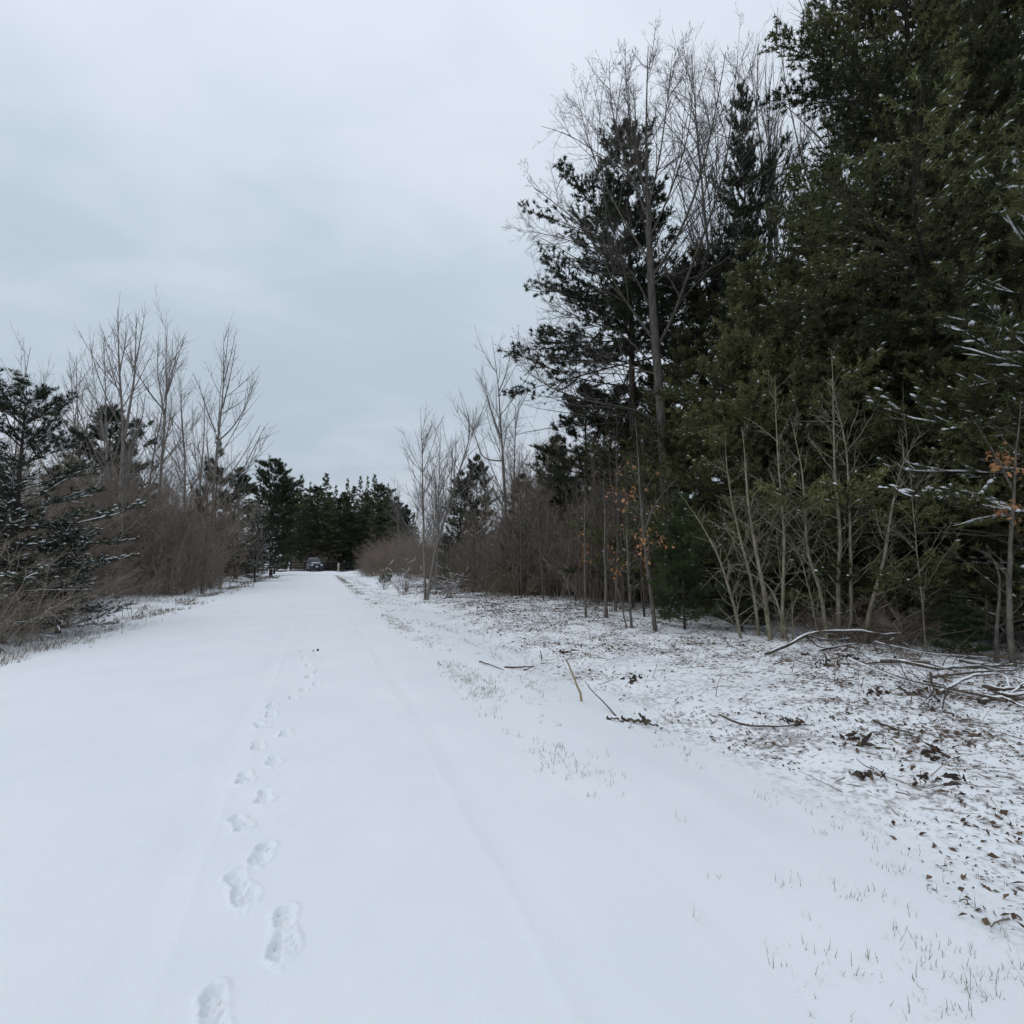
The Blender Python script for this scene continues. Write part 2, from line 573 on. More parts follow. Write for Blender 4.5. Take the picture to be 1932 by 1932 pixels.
def road_z(X, Y):
    e1 = 0.10 * vnoise(Y * 1.1, Y * 0, 31)
    e2 = 0.10 * vnoise(Y * 1.1, Y * 0, 32)
    w = sstep(ROAD_L + e1, ROAD_L + 1.0 + e1, X) * (1 - sstep(ROAD_R - 0.9 + e2, ROAD_R + e2, X))
    rim = sstep(ROAD_L - 0.25 + e1, ROAD_L + 0.2 + e1, X) * (1 - sstep(ROAD_R - 0.2 + e2, ROAD_R + 0.25 + e2, X)) * (1 - sstep(ROAD_END - 0.5, ROAD_END + 0.2, Y))
    z = height(X, Y, False) + 0.003 - 0.014 * (1 - rim)
    z = z + w * (0.012 + 0.014 * fbm(X * 0.9, Y * 0.45, 21) + 0.005 * vnoise(X * 6, Y * 2.5, 24) + 0.0035 * np.maximum(vnoise(X * 16, Y * 11, 26) + vnoise(X * 1.1, Y * 0.8, 29) - 0.1, 0))
    # two old wheel tracks under the new snow
    for xc, sg in ((-0.66, 1), (1.04, -1)):
        c = X - xc - 0.06 * vnoise(Y * 0.7, Y * 0 + xc, 25) - 0.05 * sg * np.clip(Y - 3, 0, 9) * 0.1
        z = z - (0.005 + 0.006 * vnoise(Y * 0.9, Y * 0, 27)) * np.exp(-(c / 0.10) ** 2) + 0.003 * np.exp(-((c - 0.14 * sg - 0.03 * vnoise(Y * 3.1, Y * 0, 33)) / 0.03) ** 2) * np.clip(0.6 + 1.5 * vnoise(Y * 0.8, Y * 0, 28), 0, 1)
    for i, (fx, fy, a, L, dep) in enumerate(FOOT):
        sel = (np.abs(X - fx) < 0.35) & (np.abs(Y - fy) < 0.4)
        if not sel.any():
            continue
        x, y = X[sel] - fx, Y[sel] - fy
        c, s = math.cos(rad(a)), math.sin(rad(a))
        u, v = x * c + y * s, -(-x * s + y * c)       # v runs from heel to toe, towards the camera
        u = u + 0.018 * vnoise(X[sel] * 38, Y[sel] * 38, 40 + i) + 0.012 * vnoise(X[sel] * 14, Y[sel] * 14, 41 + i)
        v = v + 0.026 * vnoise(X[sel] * 30, Y[sel] * 30, 60 + i)
        tt = np.clip(v / L + 0.5, 0, 1)
        hw = 0.040 + 0.014 * sstep(0.45, 0.8, tt) - 0.006 * np.exp(-((tt - 0.42) / 0.12) ** 2)
        over = np.maximum(v - L / 2 + 0.05, 0) + np.maximum(-v - L / 2 + 0.04, 0)
        d = np.sqrt(u * u + (over * 0.9) ** 2) - hw
        ins = 1 - sstep(-0.016, 0.008, d)
        arch = 1 - 0.75 * np.exp(-((tt - 0.40) / 0.09) ** 2)
        tread = 0.009 * np.sign(np.sin(v * 2 * math.pi / 0.044 + 2.0 * np.abs(u) * 20)) * (np.abs(u) > 0.008) + 0.015 * vnoise(X[sel] * 44, Y[sel] * 34, 80 + i)
        rim = 0.007 * np.exp(-((d - 0.012) / 0.012) ** 2) * (1 + 2.0 * vnoise(X[sel] * 45, Y[sel] * 45, 90 + i))
        z[sel] += -ins * (dep * 0.85 * arch) + ins * tread * 0.9 + rim
        # scuffed crumbs pushed out in front of the toe
        cr = np.exp(-(((v - L / 2 - 0.05) / 0.04) ** 2 + (u / 0.06) ** 2)) * np.maximum(vnoise(X[sel] * 60, Y[sel] * 60, 100 + i), 0)
        z[sel] += 0.016 * cr
    return z


rx = axis((-4.2, -1.0, 0.075), (-1.0, -0.72, 0.016), (-0.72, 0.18, 0.0095), (0.18, 0.80, 0.05), (0.80, 1.32, 0.014), (1.32, 2.05, 0.05))
ry = np.concatenate([axis((-12, 1.5, 0.5))[:-1], prog(1.5, 10.2, 0.0085, 0.0042), prog(10.2, ROAD_END + 0.5, 0.1, 0.02)])
sheet('road', rx, ry, road_z, M_ROAD)

# the cleared cross road at the far end
M_ASPH = m_noise('wet_asphalt', (0.035, 0.035, 0.037), (0.065, 0.065, 0.067), 3, 0.7)
cxs, cys = axis((-90, 90, 4)), axis((85.0, 92.0, 1.0))
sheet('crossing_road', cxs, cys, lambda x, y: x * 0 + 0.055 + 0.0 * y, M_ASPH)

# ================================================================== trees
def pine_meshes(name, seed, H, R, cb, nb, r0, mat, el=(2, 48), upturn=0.06, k2=18, kt=8, nl=0.13, nw=0.011, K=9,
                prof=lambda s: (1 - s) ** 0.75, spread=0.55, snow=0.05, snow_size=0.06, dead=0, whorl=0.0, droop=0.0, bark=None, tone0=0.45,
                inner=0.3, sparse=None, line=0.0, lobes=0.5, lmax=1.05):
    rng = np.random.default_rng(seed)
    out = {}
    nt_ = 14
    tp = np.zeros((1, nt_, 3))
    tp[0, :, 2] = np.linspace(-0.15, H, nt_)
    tp[0, :, :2] = np.cumsum(rng.normal(0, 0.006 * H / 10, (nt_, 2)), 0)
    tr = r0 * (1 - np.linspace(0, 1, nt_) ** 1.1 * 0.96)[None]
    tr[0, 0] *= 1.25
    mb = MB()
    tubes(mb, tp, tr, 8)
    out['trunk'] = mb.mesh(name + '_trunk', bark or M_BARK_DARK)
    s = np.sort(rng.uniform(0, 1, nb)) ** 0.95
    z = cb + s * (H - cb) * 0.99
    if whorl:
        z = np.round(z / whorl) * whorl + rng.normal(0, 0.06, nb)
        z = np.clip(z, cb * 0.8, H * 0.99)
        s = np.clip((z - cb) / (H - cb), 0, 1)
    az = np.arange(nb) * 2.39996 + rng.normal(0, 0.5, nb)
    L = R * prof(s) * rng.uniform(0.6, 1.15, nb) + 0.12 * (1 - s)
    L = np.maximum(L, 0.22)
    L = L * np.clip(0.95 + lobes * 1.3 * vnoise(az % 6.283 * 1.3, z * 0.55 * 12 / H, seed), 0.5, 1.4)
    if sparse is not None:
        L = L * sparse(az, z)
    L = np.minimum(L, R * lmax)
    e = np.radians(el[0] + (el[1] - el[0]) * s ** 1.3 + rng.normal(0, 7, nb))
    D = np.stack([np.cos(az) * np.cos(e), np.sin(az) * np.cos(e), np.sin(e)], 1)
    f = np.clip(z / H, 0, 1) * (nt_ - 1)
    S = np.stack([np.interp(f, np.arange(nt_), tp[0, :, k]) for k in range(3)], 1)
    P1 = grow(rng, S, D, L, 8, 0.07, upturn)
    R1 = (0.006 + 0.006 * L)[:, None] * np.linspace(1, 0.22, 8)[None]
    wood = MB()
    tubes(wood, P1, R1, 4, 0.15)
    # side shoots, mostly in the plane of the branch
    idx = np.repeat(np.arange(nb), k2)
    t = rng.uniform(inner * 0.6, 1, len(idx)) ** 0.85
    keep = rng.uniform(size=len(idx)) < np.clip(L[idx] / (0.55 * R), 0.22, 1)
    idx, t = idx[keep], t[keep]
    S2, T2, r2 = along(P1, R1, idx, t)
    side = np.where(rng.uniform(size=len(idx)) < 0.5, -1.0, 1.0)
    a2 = np.radians(rng.uniform(28, 72, len(idx))) * side
    c, sn = np.cos(a2), np.sin(a2)
    D2 = np.stack([T2[:, 0] * c - T2[:, 1] * sn, T2[:, 0] * sn + T2[:, 1] * c, T2[:, 2] + rng.normal(0.05, 0.22, len(idx))], 1)
    L2 = (0.40 * L[idx] * (1.15 - t) + 0.16) * rng.uniform(0.55, 1.2, len(idx))
    P2 = grow(rng, S2, D2, L2, 4, 0.10, upturn * 0.8)
    R2 = np.minimum(r2, 0.004 + 0.006 * L2)[:, None] * np.linspace(1, 0.35, 4)[None]
    tubes(wood, P2, R2, 3, 0.2)
    if dead:
        zd = rng.uniform(0.3, cb + 0.22 * (H - cb), dead)
        ad = rng.uniform(0, 6.283, dead)
        ed = np.radians(rng.normal(-4, 12, dead))
        Sd = np.stack([np.zeros(dead), np.zeros(dead), zd], 1)
        Dd = np.stack([np.cos(ad) * np.cos(ed), np.sin(ad) * np.cos(ed), np.sin(ed)], 1)
        Ld = R * rng.uniform(0.35, 0.85, dead)
        Pd = grow(rng, Sd, Dd, Ld, 7, 0.09, -0.01)
        Rd = (0.012 + 0.003 * Ld)[:, None] * np.linspace(1, 0.25, 7)[None]
        tubes(wood, Pd, Rd, 4, 0.7)
        i3, t3, S3, D3, r3 = kids(rng, Pd, Rd, 9, 0.2, 1, 50)
        L3 = Ld[i3] * 0.3 * rng.uniform(0.4, 1.2, len(i3))
        P3 = grow(rng, S3, D3, L3, 5, 0.15, 0)
        tubes(wood, P3, np.minimum(r3, 0.006)[:, None] * np.linspace(1, 0.4, 5)[None], 3, 0.7)
    out['branchwork'] = wood.mesh(name + '_branchwork', M_BOUGH)
    # needle tufts
    i3 = np.repeat(np.arange(len(P2)), kt)
    t3 = rng.uniform(0.12, 1.0, len(i3)) ** 0.8
    keep = rng.uniform(size=len(i3)) < np.clip(L2[i3] / (0.16 * R + 0.15), 0.3, 1)
    i3, t3 = i3[keep], t3[keep]
    C, T, _ = along(P2, R2, i3, t3)
    nbt = 3
    ib = np.repeat(np.arange(nb), nbt)
    C0, T0, _ = along(P1, R1, ib, rng.uniform(0.75, 1.0, len(ib)))
    C = np.concatenate([C, C0])
    T = np.concatenate([T, T0])
    owner = np.concatenate([idx[i3], ib])
    btone = rng.normal(0, 0.22, nb)
    tone = np.clip(tone0 + btone[owner] + rng.normal(0, 0.13, len(C)), 0, 1)
    Dt = unit(T + np.array([0, 0, 0.35]) + rng.normal(0, 0.22, T.shape))
    cr = MB()
    needles(cr, rng, C, Dt, nl, nw, K, spread, tone, droop)
    out['crown'] = cr.mesh(name + '_crown', mat, smooth=False)
    if snow > 0:
        sn_ = MB()
        bsn = np.clip(rng.gamma(1.0, 1.0, nb), 0, 3)
        m = rng.uniform(size=len(C)) < snow * bsn[owner]
        blobs(sn_, rng, C[m] + Dt[m] * nl * 0.3 + np.array([0, 0, nl * 0.2]), T[m], snow_size, snow_size * 0.5, snow_size * 0.4)
        # a line of snow along the top of some branches
        bm = rng.uniform(size=nb) < snow * line
        if bm.any():
            Ps = P1[bm][:, 2:7] + np.array([0, 0, 0.022])
            tubes(sn_, Ps, np.full(Ps.shape[:2], 0.016) * np.array([0.3, 1, 1, 0.8, 0.2]), 4)
        bm = rng.uniform(size=len(P2)) < snow * 0.9 * line
        if bm.any():
            Ps = P2[bm] + np.array([0, 0, 0.014])
            tubes(sn_, Ps, np.full(Ps.shape[:2], 0.012) * np.array([0.3, 1, 1, 0.2]), 3)
        out['snow'] = sn_.mesh(name + '_snow', M_SNOW)
    out['H'] = H
    return out


def place(meshes, name, label, cat, xy, H=None, rot=0.0, group=None, wide=1.0, zoff=0.0, tilt=None):
    z = float(height(xy[0], xy[1]))
    s = 1.0 if H is None else H / meshes['H']
    o = thing(name, label, cat, (xy[0], xy[1], z + zoff), rot, (s * wide, s * wide, s), group)
    if tilt:
        o.rotation_euler = (tilt[0], tilt[1], rot)
    for k, me in meshes.items():
        if k == 'H':
            continue
        if isinstance(me, list):
            for m_ in me:
                link(k, m_, o)
        else:
            link(k, me, o, 'stuff' if k in ('crown', 'branchwork', 'snow', 'foliage', 'twig_mass') else None)
    return o


def twigs(mb, rng, P, R, levels, tones=(0.35, 0.7), rmin=0.0035, lmin=0.05):
    """levels: (per, t0, t1, angle, length factor of parent length, points, wobble, tropism)"""
    L = np.linalg.norm(np.diff(P, axis=1), axis=2).sum(1)
    ends = []
    for k, (per, t0, t1, ang, lf, n, wob, tr) in enumerate(levels):
        idx, t, S, D, r = kids(rng, P, R, per, t0, t1, ang)
        Lc = L[idx] * lf * rng.uniform(0.45, 1.15, len(idx)) * (1.12 - 0.75 * (t - t0) / (t1 - t0 + 1e-6))
        ok = Lc > lmin * (1.0 if k else 1.5)
        idx, S, D, r, Lc = idx[ok], S[ok], D[ok], r[ok], Lc[ok]
        Pc = grow(rng, S, D, Lc, n, wob, tr)
        Rc = np.maximum(np.minimum(r * 0.7, 0.003 + 0.0065 * Lc), rmin)[:, None] * np.linspace(1, 0.35, n)[None]
        tubes(mb, Pc, Rc, 4 if k == 0 else 3, tones[0] + (tones[1] - tones[0]) * rng.uniform(size=len(Pc)))
        P, R, L = Pc, Rc, Lc
        ends.append((Pc, Rc))
    return ends


def bare_meshes(name, seed, H, r0, mat, levels, fork=0, lean=0.02, t_end=0.1, path=None):
    """a bare broad-leaved tree: trunk plus one crown of twigs; path optionally gives the trunk line"""
    rng = np.random.default_rng(seed)
    if path is None:
        n = 16
        P = grow(rng, np.array([[0, 0, -0.1]]), np.array([[rng.normal(0, lean), rng.normal(0, lean), 1]]), np.array([H]), n, lean, 0.06)
    else:
        P = resample(path, 16)[None]
    R = r0 * np.linspace(1, t_end, P.shape[1])[None] ** 0.9
    R[0, 0] *= 1.2
    tb = MB()
    tubes(tb, P, R, 7)
    if fork:
        idx, t, S, D, r = kids(rng, P, R, fork, 0.35, 0.6, 17, 0.2)
        Pf = grow(rng, S, D, np.full(len(idx), H * 0.5), 12, 0.05, 0.10)
        Rf = (r * 0.7)[:, None] * np.linspace(1, t_end * 1.3, 12)[None]
        tubes(tb, Pf, Rf, 6)
    cr = MB()
    twigs(cr, rng, P, R, levels, lmin=0.02 * H)
    if fork:
        twigs(cr, rng, Pf, Rf, [(max(4, int(levels[0][0] * 0.5)), 0.15, 0.98) + tuple(levels[0][3:])] + list(levels[1:]), lmin=0.02 * H)
    return {'trunk': tb.mesh(name + '_trunk', mat), 'crown': cr.mesh(name + '_crown', mat), 'H': float(P[0, -1, 2])}


POP = [(36, 0.15, 0.97, 38, 0.34, 9, 0.035, 0.07), (9, 0.15, 0.97, 34, 0.45, 6, 0.05, 0.05), (3, 0.1, 0.95, 36, 0.5, 4, 0.07, 0.04)]
POP2 = [(30, 0.2, 0.97, 40, 0.38, 8, 0.05, 0.05), (8, 0.2, 0.97, 38, 0.45, 6, 0.08, 0.05), (4, 0.15, 0.95, 40, 0.5, 4, 0.10, 0.04)]
SAPL = [(18, 0.2, 0.97, 48, 0.22, 7, 0.08, 0.03), (5, 0.2, 0.98, 42, 0.40, 5, 0.12, 0.03), (3, 0.2, 0.98, 40, 0.45, 4, 0.14, 0.02)]


def shrub_meshes(name, seed, H, spread, stems, mat, k2=10, k3=5, arch=0.0, snow=0.0, r=0.010, rmin=0.003, base=0.10, steep=38):
    rng = np.random.default_rng(seed)
    az = rng.uniform(0, 6.283, stems)
    e = np.radians(rng.uniform(steep, 87, stems))
    S = np.stack([rng.normal(0, base * spread, stems), rng.normal(0, base * spread, stems), np.full(stems, -0.05)], 1)
    D = np.stack([np.cos(az) * np.cos(e) * spread, np.sin(az) * np.cos(e) * spread, np.sin(e)], 1)
    L = H * rng.uniform(0.40, 1.25, stems)
    P = grow(rng, S, D, L, 9, 0.10, arch)
    R = (r * rng.uniform(0.6, 1.3, stems))[:, None] * np.linspace(1, 0.3, 9)[None]
    mb = MB()
    tubes(mb, P, R, 4, rng.uniform(0.3, 0.8, stems))
    ends = twigs(mb, rng, P, R, [(k2, 0.15, 0.98, 42, 0.36, 5, 0.14, arch * 0.6), (k3, 0.15, 0.98, 45, 0.42, 3, 0.16, 0.0)], (0.2, 0.9), rmin)
    out = {'twig_mass': mb.mesh(name, mat), 'H': H}
    if snow:
        sm = MB()
        for Pc, Rc in ends[:1]:
            m = rng.uniform(size=len(Pc)) < snow
            if m.any():
                tubes(sm, Pc[m] + np.array([0, 0, 0.010]), np.full(Pc[m].shape[:2], 0.009), 3)
        out['snow'] = sm.mesh(name + '_snow', M_SNOW)
    return out


# ------------------------------------------------------------------ right: pines
wp = lambda s: np.where(s < 0.12, 0.75 + s * 2.0, 1.0) * (1 - s) ** 0.8
wide_p = lambda s: np.minimum((1 - s) ** 0.62, 0.74) * np.where(s < 0.1, 0.8, 1.0)
GIANT = pine_meshes('giant_pine', 1, 20.5, 7.0, 1.4, 165, 0.28, M_PINE, (-4, 36), 0.035, 54, 9, 0.13, 0.031, 10, wide_p, 0.75, 0.10, 0.05, dead=60, whorl=1.25, inner=0.12, lobes=1.0)
place(GIANT, 'white_pine', 'tallest dark green pine cut off by the upper right frame edge', 'tree', spot(1795, 14.2), top(1780, -190, 14.2), 0.4)

PINE_B = pine_meshes('broad_pine', 2, 9.6, 4.3, 0.7, 125, 0.15, M_PINE, (-4, 36), 0.045, 38, 8, 0.11, 0.026, 11, lambda s: np.minimum((1 - s) ** 0.85 * 1.05, 0.8), 0.75, 0.10, 0.042, dead=40, whorl=0.8, tone0=0.62, inner=0.2, lobes=0.8)
place(PINE_B, 'white_pine', 'broad olive green pine right of the bare oak trunk', 'tree', spot(1432, 14.6), top(1432, 470, 14.6), 1.0)
place(PINE_B, 'white_pine', 'mid-height pine filling the gap below the tallest pine', 'tree', spot(1600, 14.8), top(1600, 420, 14.8), 3.0)

layer = lambda s: (0.72 + 0.28 * np.cos(s * 11.0) ** 2) * (1 - s) ** 0.7
PINE_L = pine_meshes('layered_pine', 3, 20, 6.6, 8.4, 135, 0.20, M_PINE_DARK, (-4, 50), 0.035, 32, 8, 0.16, 0.038, 11, layer, 0.7, 0.0, dead=70, whorl=1.05, tone0=0.45, inner=0.2, sparse=lambda az, z: 0.72 + 0.6 * np.clip(np.cos(az - 2.27), 0, 1) * np.where(z < 13.5, 1.0, 0.45), lmax=0.80)
place(PINE_L, 'white_pine', 'tall pine with layered flat boughs standing behind the bare oak', 'tree', spot(1200, 23.0), top(1205, 232, 23.0), 0.5)
place(PINE_L, 'white_pine', 'narrow dark pine between the bare oak and the tallest pine', 'tree', spot(1437, 23.5), top(1437, 155, 23.5), 2.7, wide=0.5)

YOUNG = pine_meshes('young_pine', 4, 3.6, 1.15, 0.12, 70, 0.035, M_YOUNG, (12, 55), 0.05, 15, 7, 0.10, 0.010, 14, lambda s: (1 - s) ** 0.7, 0.6, 0.01, 0.045, inner=0.15)
place(YOUNG, 'young_pine', 'bright green young pine just left of the pale multi-stemmed clump', 'tree', spot(1288, 12.0), top(1288, 945, 12.0), 0)
place(YOUNG, 'young_pine', 'low dark young pine behind the leftmost pale stems', 'tree', spot(1395, 12.3), top(1395, 1040, 12.3), 1.5, wide=1.25)
place(YOUNG, 'young_pine', 'small young pine at the foot of the right edge trunk', 'tree', spot(1800, 11.0), top(1790, 1130, 11.0), 2.5, wide=1.7)

SNOWY = pine_meshes('snowy_pine', 5, 7.4, 3.7, 0.4, 100, 0.10, M_PINE_BLUE, (-8, 62), 0.04, 20, 7, 0.12, 0.016, 13, wide_p, 0.7, 0.19, 0.06, dead=30, whorl=0.62, inner=0.3, line=1.5, lobes=1.0)
place(SNOWY, 'snowy_pine', 'snow-laden pine at the left frame edge', 'tree', spot(22, 16.5), top(40, 725, 16.5), 0.3, wide=1.3)
place(SNOWY, 'snowy_pine', 'low pine with snow-covered boughs reaching toward the road at left', 'tree', spot(120, 16.0), top(130, 985, 16.0), 1.9, wide=1.5)

SNOWY_G = dict(SNOWY)
SNOWY_G['crown'] = SNOWY['crown'].copy()
SNOWY_G['crown'].materials[0] = M_PINE
place(SNOWY_G, 'snowy_pine', 'pine with snow-tipped boughs at the right frame edge beneath the tallest pine', 'tree', spot(2075, 12.2), top(2040, 240, 12.2), 2.2)

# filler pines deep in the wood on the right: one unbroken dark mass
gF = 'pines deep in the dark wood on the right'
rr = np.random.default_rng(77)
for vx, d, vy in ((1600, 20, 330), (1700, 21, 120), (1850, 18, 60), (1930, 16, 120), (1300, 19, 640), (1480, 18, 520), (1340, 26, 480), (1560, 28, 420), (1720, 17.5, 420), (1830, 14.5, 640), (1240, 27, 700), (1960, 13.5, 520), (1975, 16.5, -230), (1890, 17, -160)):
    place(PINE_B if vy > 300 else GIANT, 'white_pine', 'dark pine half hidden in the unbroken wood on the right', 'tree', spot(vx, d), top(vx, vy, d), rr.uniform(0, 6), gF, wide=1.0 if vy > 300 else 0.72)

PINE_M = pine_meshes('middle_pine', 6, 9, 3.0, 0.4, 110, 0.11, M_PINE_DARK, (0, 46), 0.05, 16, 6, 0.16, 0.026, 12, wide_p, 0.55, 0.03, 0.08, tone0=0.45)
place(PINE_M, 'pine', 'rounded dark pine on the slope left of the oak trunk', 'tree', spot(1110, 25), top(1110, 735, 25), 0.2, wide=1.3)
place(PINE_M, 'pine', 'lower dark pine left of the rounded one on the slope', 'tree', spot(1050, 29), top(1050, 830, 29), 2.0, wide=1.25)
place(PINE_M, 'pine', 'small pointed pine behind the leaning poplars right of the road', 'tree', spot(900, 38), top(898, 865, 38), 1.0)
place(PINE_M, 'pine', 'small grey green pine just left of the pointed one behind the leaning poplars', 'tree', spot(868, 44), top(868, 893, 44), 4.0)
place(PINE_M, 'pine', 'dark pine in the thicket below the tall forked poplar', 'tree', spot(985, 31), top(985, 900, 31), 3.0, wide=1.2)
place(SNOWY, 'snowy_pine', 'small snow-dusted pine below the tall forked poplar on the right', 'tree', spot(985, 24), top(985, 985, 24), 0.8, wide=1.0)
place(SNOWY, 'snowy_pine', 'snow-dusted low pine behind the slender twin poplars', 'tree', spot(838, 29), top(838, 1010, 29), 5.0, wide=1.0)

# ------------------------------------------------------------------ left: pines
ROUND = pine_meshes('round_pine', 7, 10, 2.9, 1.2, 110, 0.13, M_PINE_DARK, (0, 34), 0.06, 15, 7, 0.22, 0.036, 7, lambda s: np.sqrt(np.clip(1 - (s * 1.02) ** 2.4, 0, 1)) * 0.9 + 0.05, 0.55, 0.0, tone0=0.42)
place(ROUND, 'pine', 'dark rounded pine behind the tallest bare poplar at left', 'tree', spot(192, 42), top(190, 765, 42), 0.3)
place(ROUND, 'pine', 'dark rounded pine standing highest just left of the far conifer row', 'tree', spot(512, 62), top(512, 865, 62), 1.3)
place(PINE_M, 'pine', 'pine between the rounded pine and the spiky pine at left', 'tree', spot(446, 52), top(446, 885, 52), 2.4, wide=1.3)
SPIKY = pine_meshes('spiky_pine', 8, 6, 1.5, 0.8, 34, 0.07, M_PINE_BLUE, (10, 62), 0.09, 8, 9, 0.18, 0.02, 12, lambda s: (1 - s) ** 0.45, 0.45, 0.02, 0.08)
place(SPIKY, 'young_pine', 'young pine with spiky upright shoots below the right bare poplar at left', 'tree', spot(402, 38), top(402, 835, 38), 0.5)
place(SNOWY, 'snowy_pine', 'snow-flecked dark green pine near the road end of the left thicket', 'tree', spot(482, 46), top(484, 955, 46), 1.1)
place(PINE_M, 'pine', 'yellowish green pine at the near end of the far conifer row', 'tree', spot(518, 74), top(524, 925, 74), 5.1)
place(PINE_M, 'pine', 'dark pine low behind the snow-laden pine at left', 'tree', spot(95, 34), top(95, 880, 34), 2.2, wide=1.3, group=None)

# far conifer row closing the end of the road
FAR = [pine_meshes('far_conifer', 20 + i, 17, 4.4, 0.8, 150, 0.16, m_, (-14, 40), 0.03, 16, 8, 0.22, 0.042, 9, lambda s: (1 - s) ** 0.95, 0.5, 0.0, tone0=0.6, dead=20, inner=0.1)
       for i, m_ in enumerate((M_FAR, M_FAR))]
for i, (vx, vy, d, lab) in enumerate(((563, 896, 102, 'slim pointed conifer at the left end of the far row'), (581, 909, 106, 'shorter conifer directly above the parked car in the far row'),
                                      (610, 893, 100, 'broadest pointed conifer of the far row, just right of the car'), (651, 903, 103, 'pointed conifer in the middle of the far row right of the right post'),
                                      (676, 899, 101, 'left one of three close pointed conifers in the far row'), (690, 900, 107, 'middle one of three close pointed conifers in the far row'),
                                      (703, 896, 102, 'right one of three close pointed conifers in the far row'), (729, 913, 98, 'last thin conifer at the right end of the far row'))):
    place(FAR[i % 2], 'conifer', lab, 'tree', spot(vx, d), top(vx, vy, d), i * 1.7, wide=(1.0, 0.8, 1.25, 1.0, 0.75, 0.85, 0.95, 0.7)[i])
gB = 'conifers filling in behind the far row'
for vx, vy, d in ((535, 905, 115), (595, 918, 116), (630, 915, 113), (664, 918, 117), (715, 915, 114), (745, 940, 110), (765, 955, 108), (622, 945, 96), (666, 950, 97), (585, 950, 97), (640, 960, 98), (700, 955, 96), (550, 930, 112), (570, 935, 108), (604, 930, 111), (618, 935, 119), (645, 930, 110), (684, 930, 112), (722, 938, 112), (735, 950, 104), (755, 962, 118), (780, 968, 112), (655, 965, 96.5), (610, 965, 97)):
    place((FAR[0], PINE_M, FAR[1], ROUND)[vx % 4], 'conifer', 'conifer filling in among and behind the far row at the road end', 'tree', spot(vx, d), top(vx, vy, d), vx * 1.3, gB, wide=1.1 + (vx % 5) * 0.14)

# ------------------------------------------------------------------ the oak
def wood_path(pts, d0, d1):
    n = len(pts)
    return np.array([at(p[0], p[1], d0 + (d1 - d0) * i / (n - 1)) for i, p in enumerate(pts)])


z4 = lambda *p: [(966.3 + a * 0.3667, 64.4 + b * 0.3667) for a, b in p]
OD = 18.6
rng = np.random.default_rng(55)
bx = spot(1266, OD)
oak = thing('oak_tree', 'tall bare oak with wide spreading crown in front of the layered pine', 'tree', (bx[0], bx[1], float(height(*bx))))
orig = np.array([bx[0], bx[1], float(height(*bx))])
tp = [(1266, 1165), (1262, 1060)] + z4((760, 1800), (735, 1600), (712, 1250), (702, 950), (690, 700), (688, 420), (700, 60))
TP = resample(wood_path(tp, OD, OD), 20)
TP[0, 2] = -0.2
TR = np.interp(np.linspace(0, 1, 20), [0, 0.1, 0.55, 0.75, 1], [0.25, 0.19, 0.14, 0.055, 0.012])
mb = MB()
tubes(mb, (TP - orig)[None], TR[None], 9)
mb.build('trunk', M_OAK, oak)
LIMBS = [  # points, start radius, depth change
    (z4((705, 1540), (600, 1400), (520, 1280), (440, 1080), (330, 960), (200, 850), (110, 790)), 0.075, -1.0),
    (z4((715, 1260), (830, 1090), (920, 900), (1000, 620), (1060, 330), (1100, 90)), 0.085, -1.5),
    (z4((740, 1620), (800, 1560), (880, 1300), (985, 1030), (1090, 760), (1130, 420), (1150, 200)), 0.095, 1.5),
    (z4((702, 960), (640, 800), (560, 600), (505, 350), (500, 140)), 0.065, 1.0),
    (z4((700, 900), (760, 640), (800, 330), (825, 100)), 0.06, -1.0),
    (z4((705, 1050), (800, 860), (900, 560), (930, 330), (925, 110)), 0.06, 2.0),
    (z4((690, 830), (620, 560), (590, 330), (580, 100)), 0.05, -1.5),
    (z4((702, 1150), (600, 1010), (470, 760), (380, 530), (340, 330)), 0.06, 1.6),
    ([(1250, 800), (1200, 770), (1110, 758), (1030, 730), (985, 692), (958, 655)], 0.055, -2.0),
    (z4((712, 1690), (560, 1530), (400, 1480), (250, 1420), (120, 1260)), 0.05, -2.4),
    (z4((745, 1750), (560, 1700), (400, 1690), (200, 1680), (60, 1600)), 0.045, 1.8),
    (z4((708, 1400), (600, 1180), (400, 1090), (220, 1040), (80, 1010)), 0.055, -2.2),
    (z4((715, 1300), (820, 1200), (960, 1050), (1100, 960)), 0.05, -2.5)]
crown = MB()
for pts, r, dd in LIMBS:
    P = resample(wood_path(pts, OD, OD + dd), 14) - orig
    R = r * 0.68 * np.linspace(1, 0.2, 14)
    m = MB()
    tubes(m, P[None], R[None], 6)
    m.build('limb', M_OAK, oak)
    twigs(crown, rng, P[None], R[None], [(17, 0.15, 0.98, 36, 0.50, 8, 0.08, 0.07), (9, 0.12, 0.98, 40, 0.52, 6, 0.12, 0.06), (5, 0.1, 0.98, 42, 0.55, 3, 0.15, 0.03)], (0.3, 0.6), 0.0048)
twigs(crown, rng, (TP - orig)[None][:, 9:], TR[None][:, 9:], [(20, 0.1, 0.98, 40, 0.34, 9, 0.07, 0.06), (9, 0.15, 0.98, 40, 0.5, 7, 0.10, 0.04), (5, 0.1, 0.98, 42, 0.5, 3, 0.13, 0.02)], (0.3, 0.6), 0.0048)
crown.build('crown', M_OAK, oak, kind='stuff')

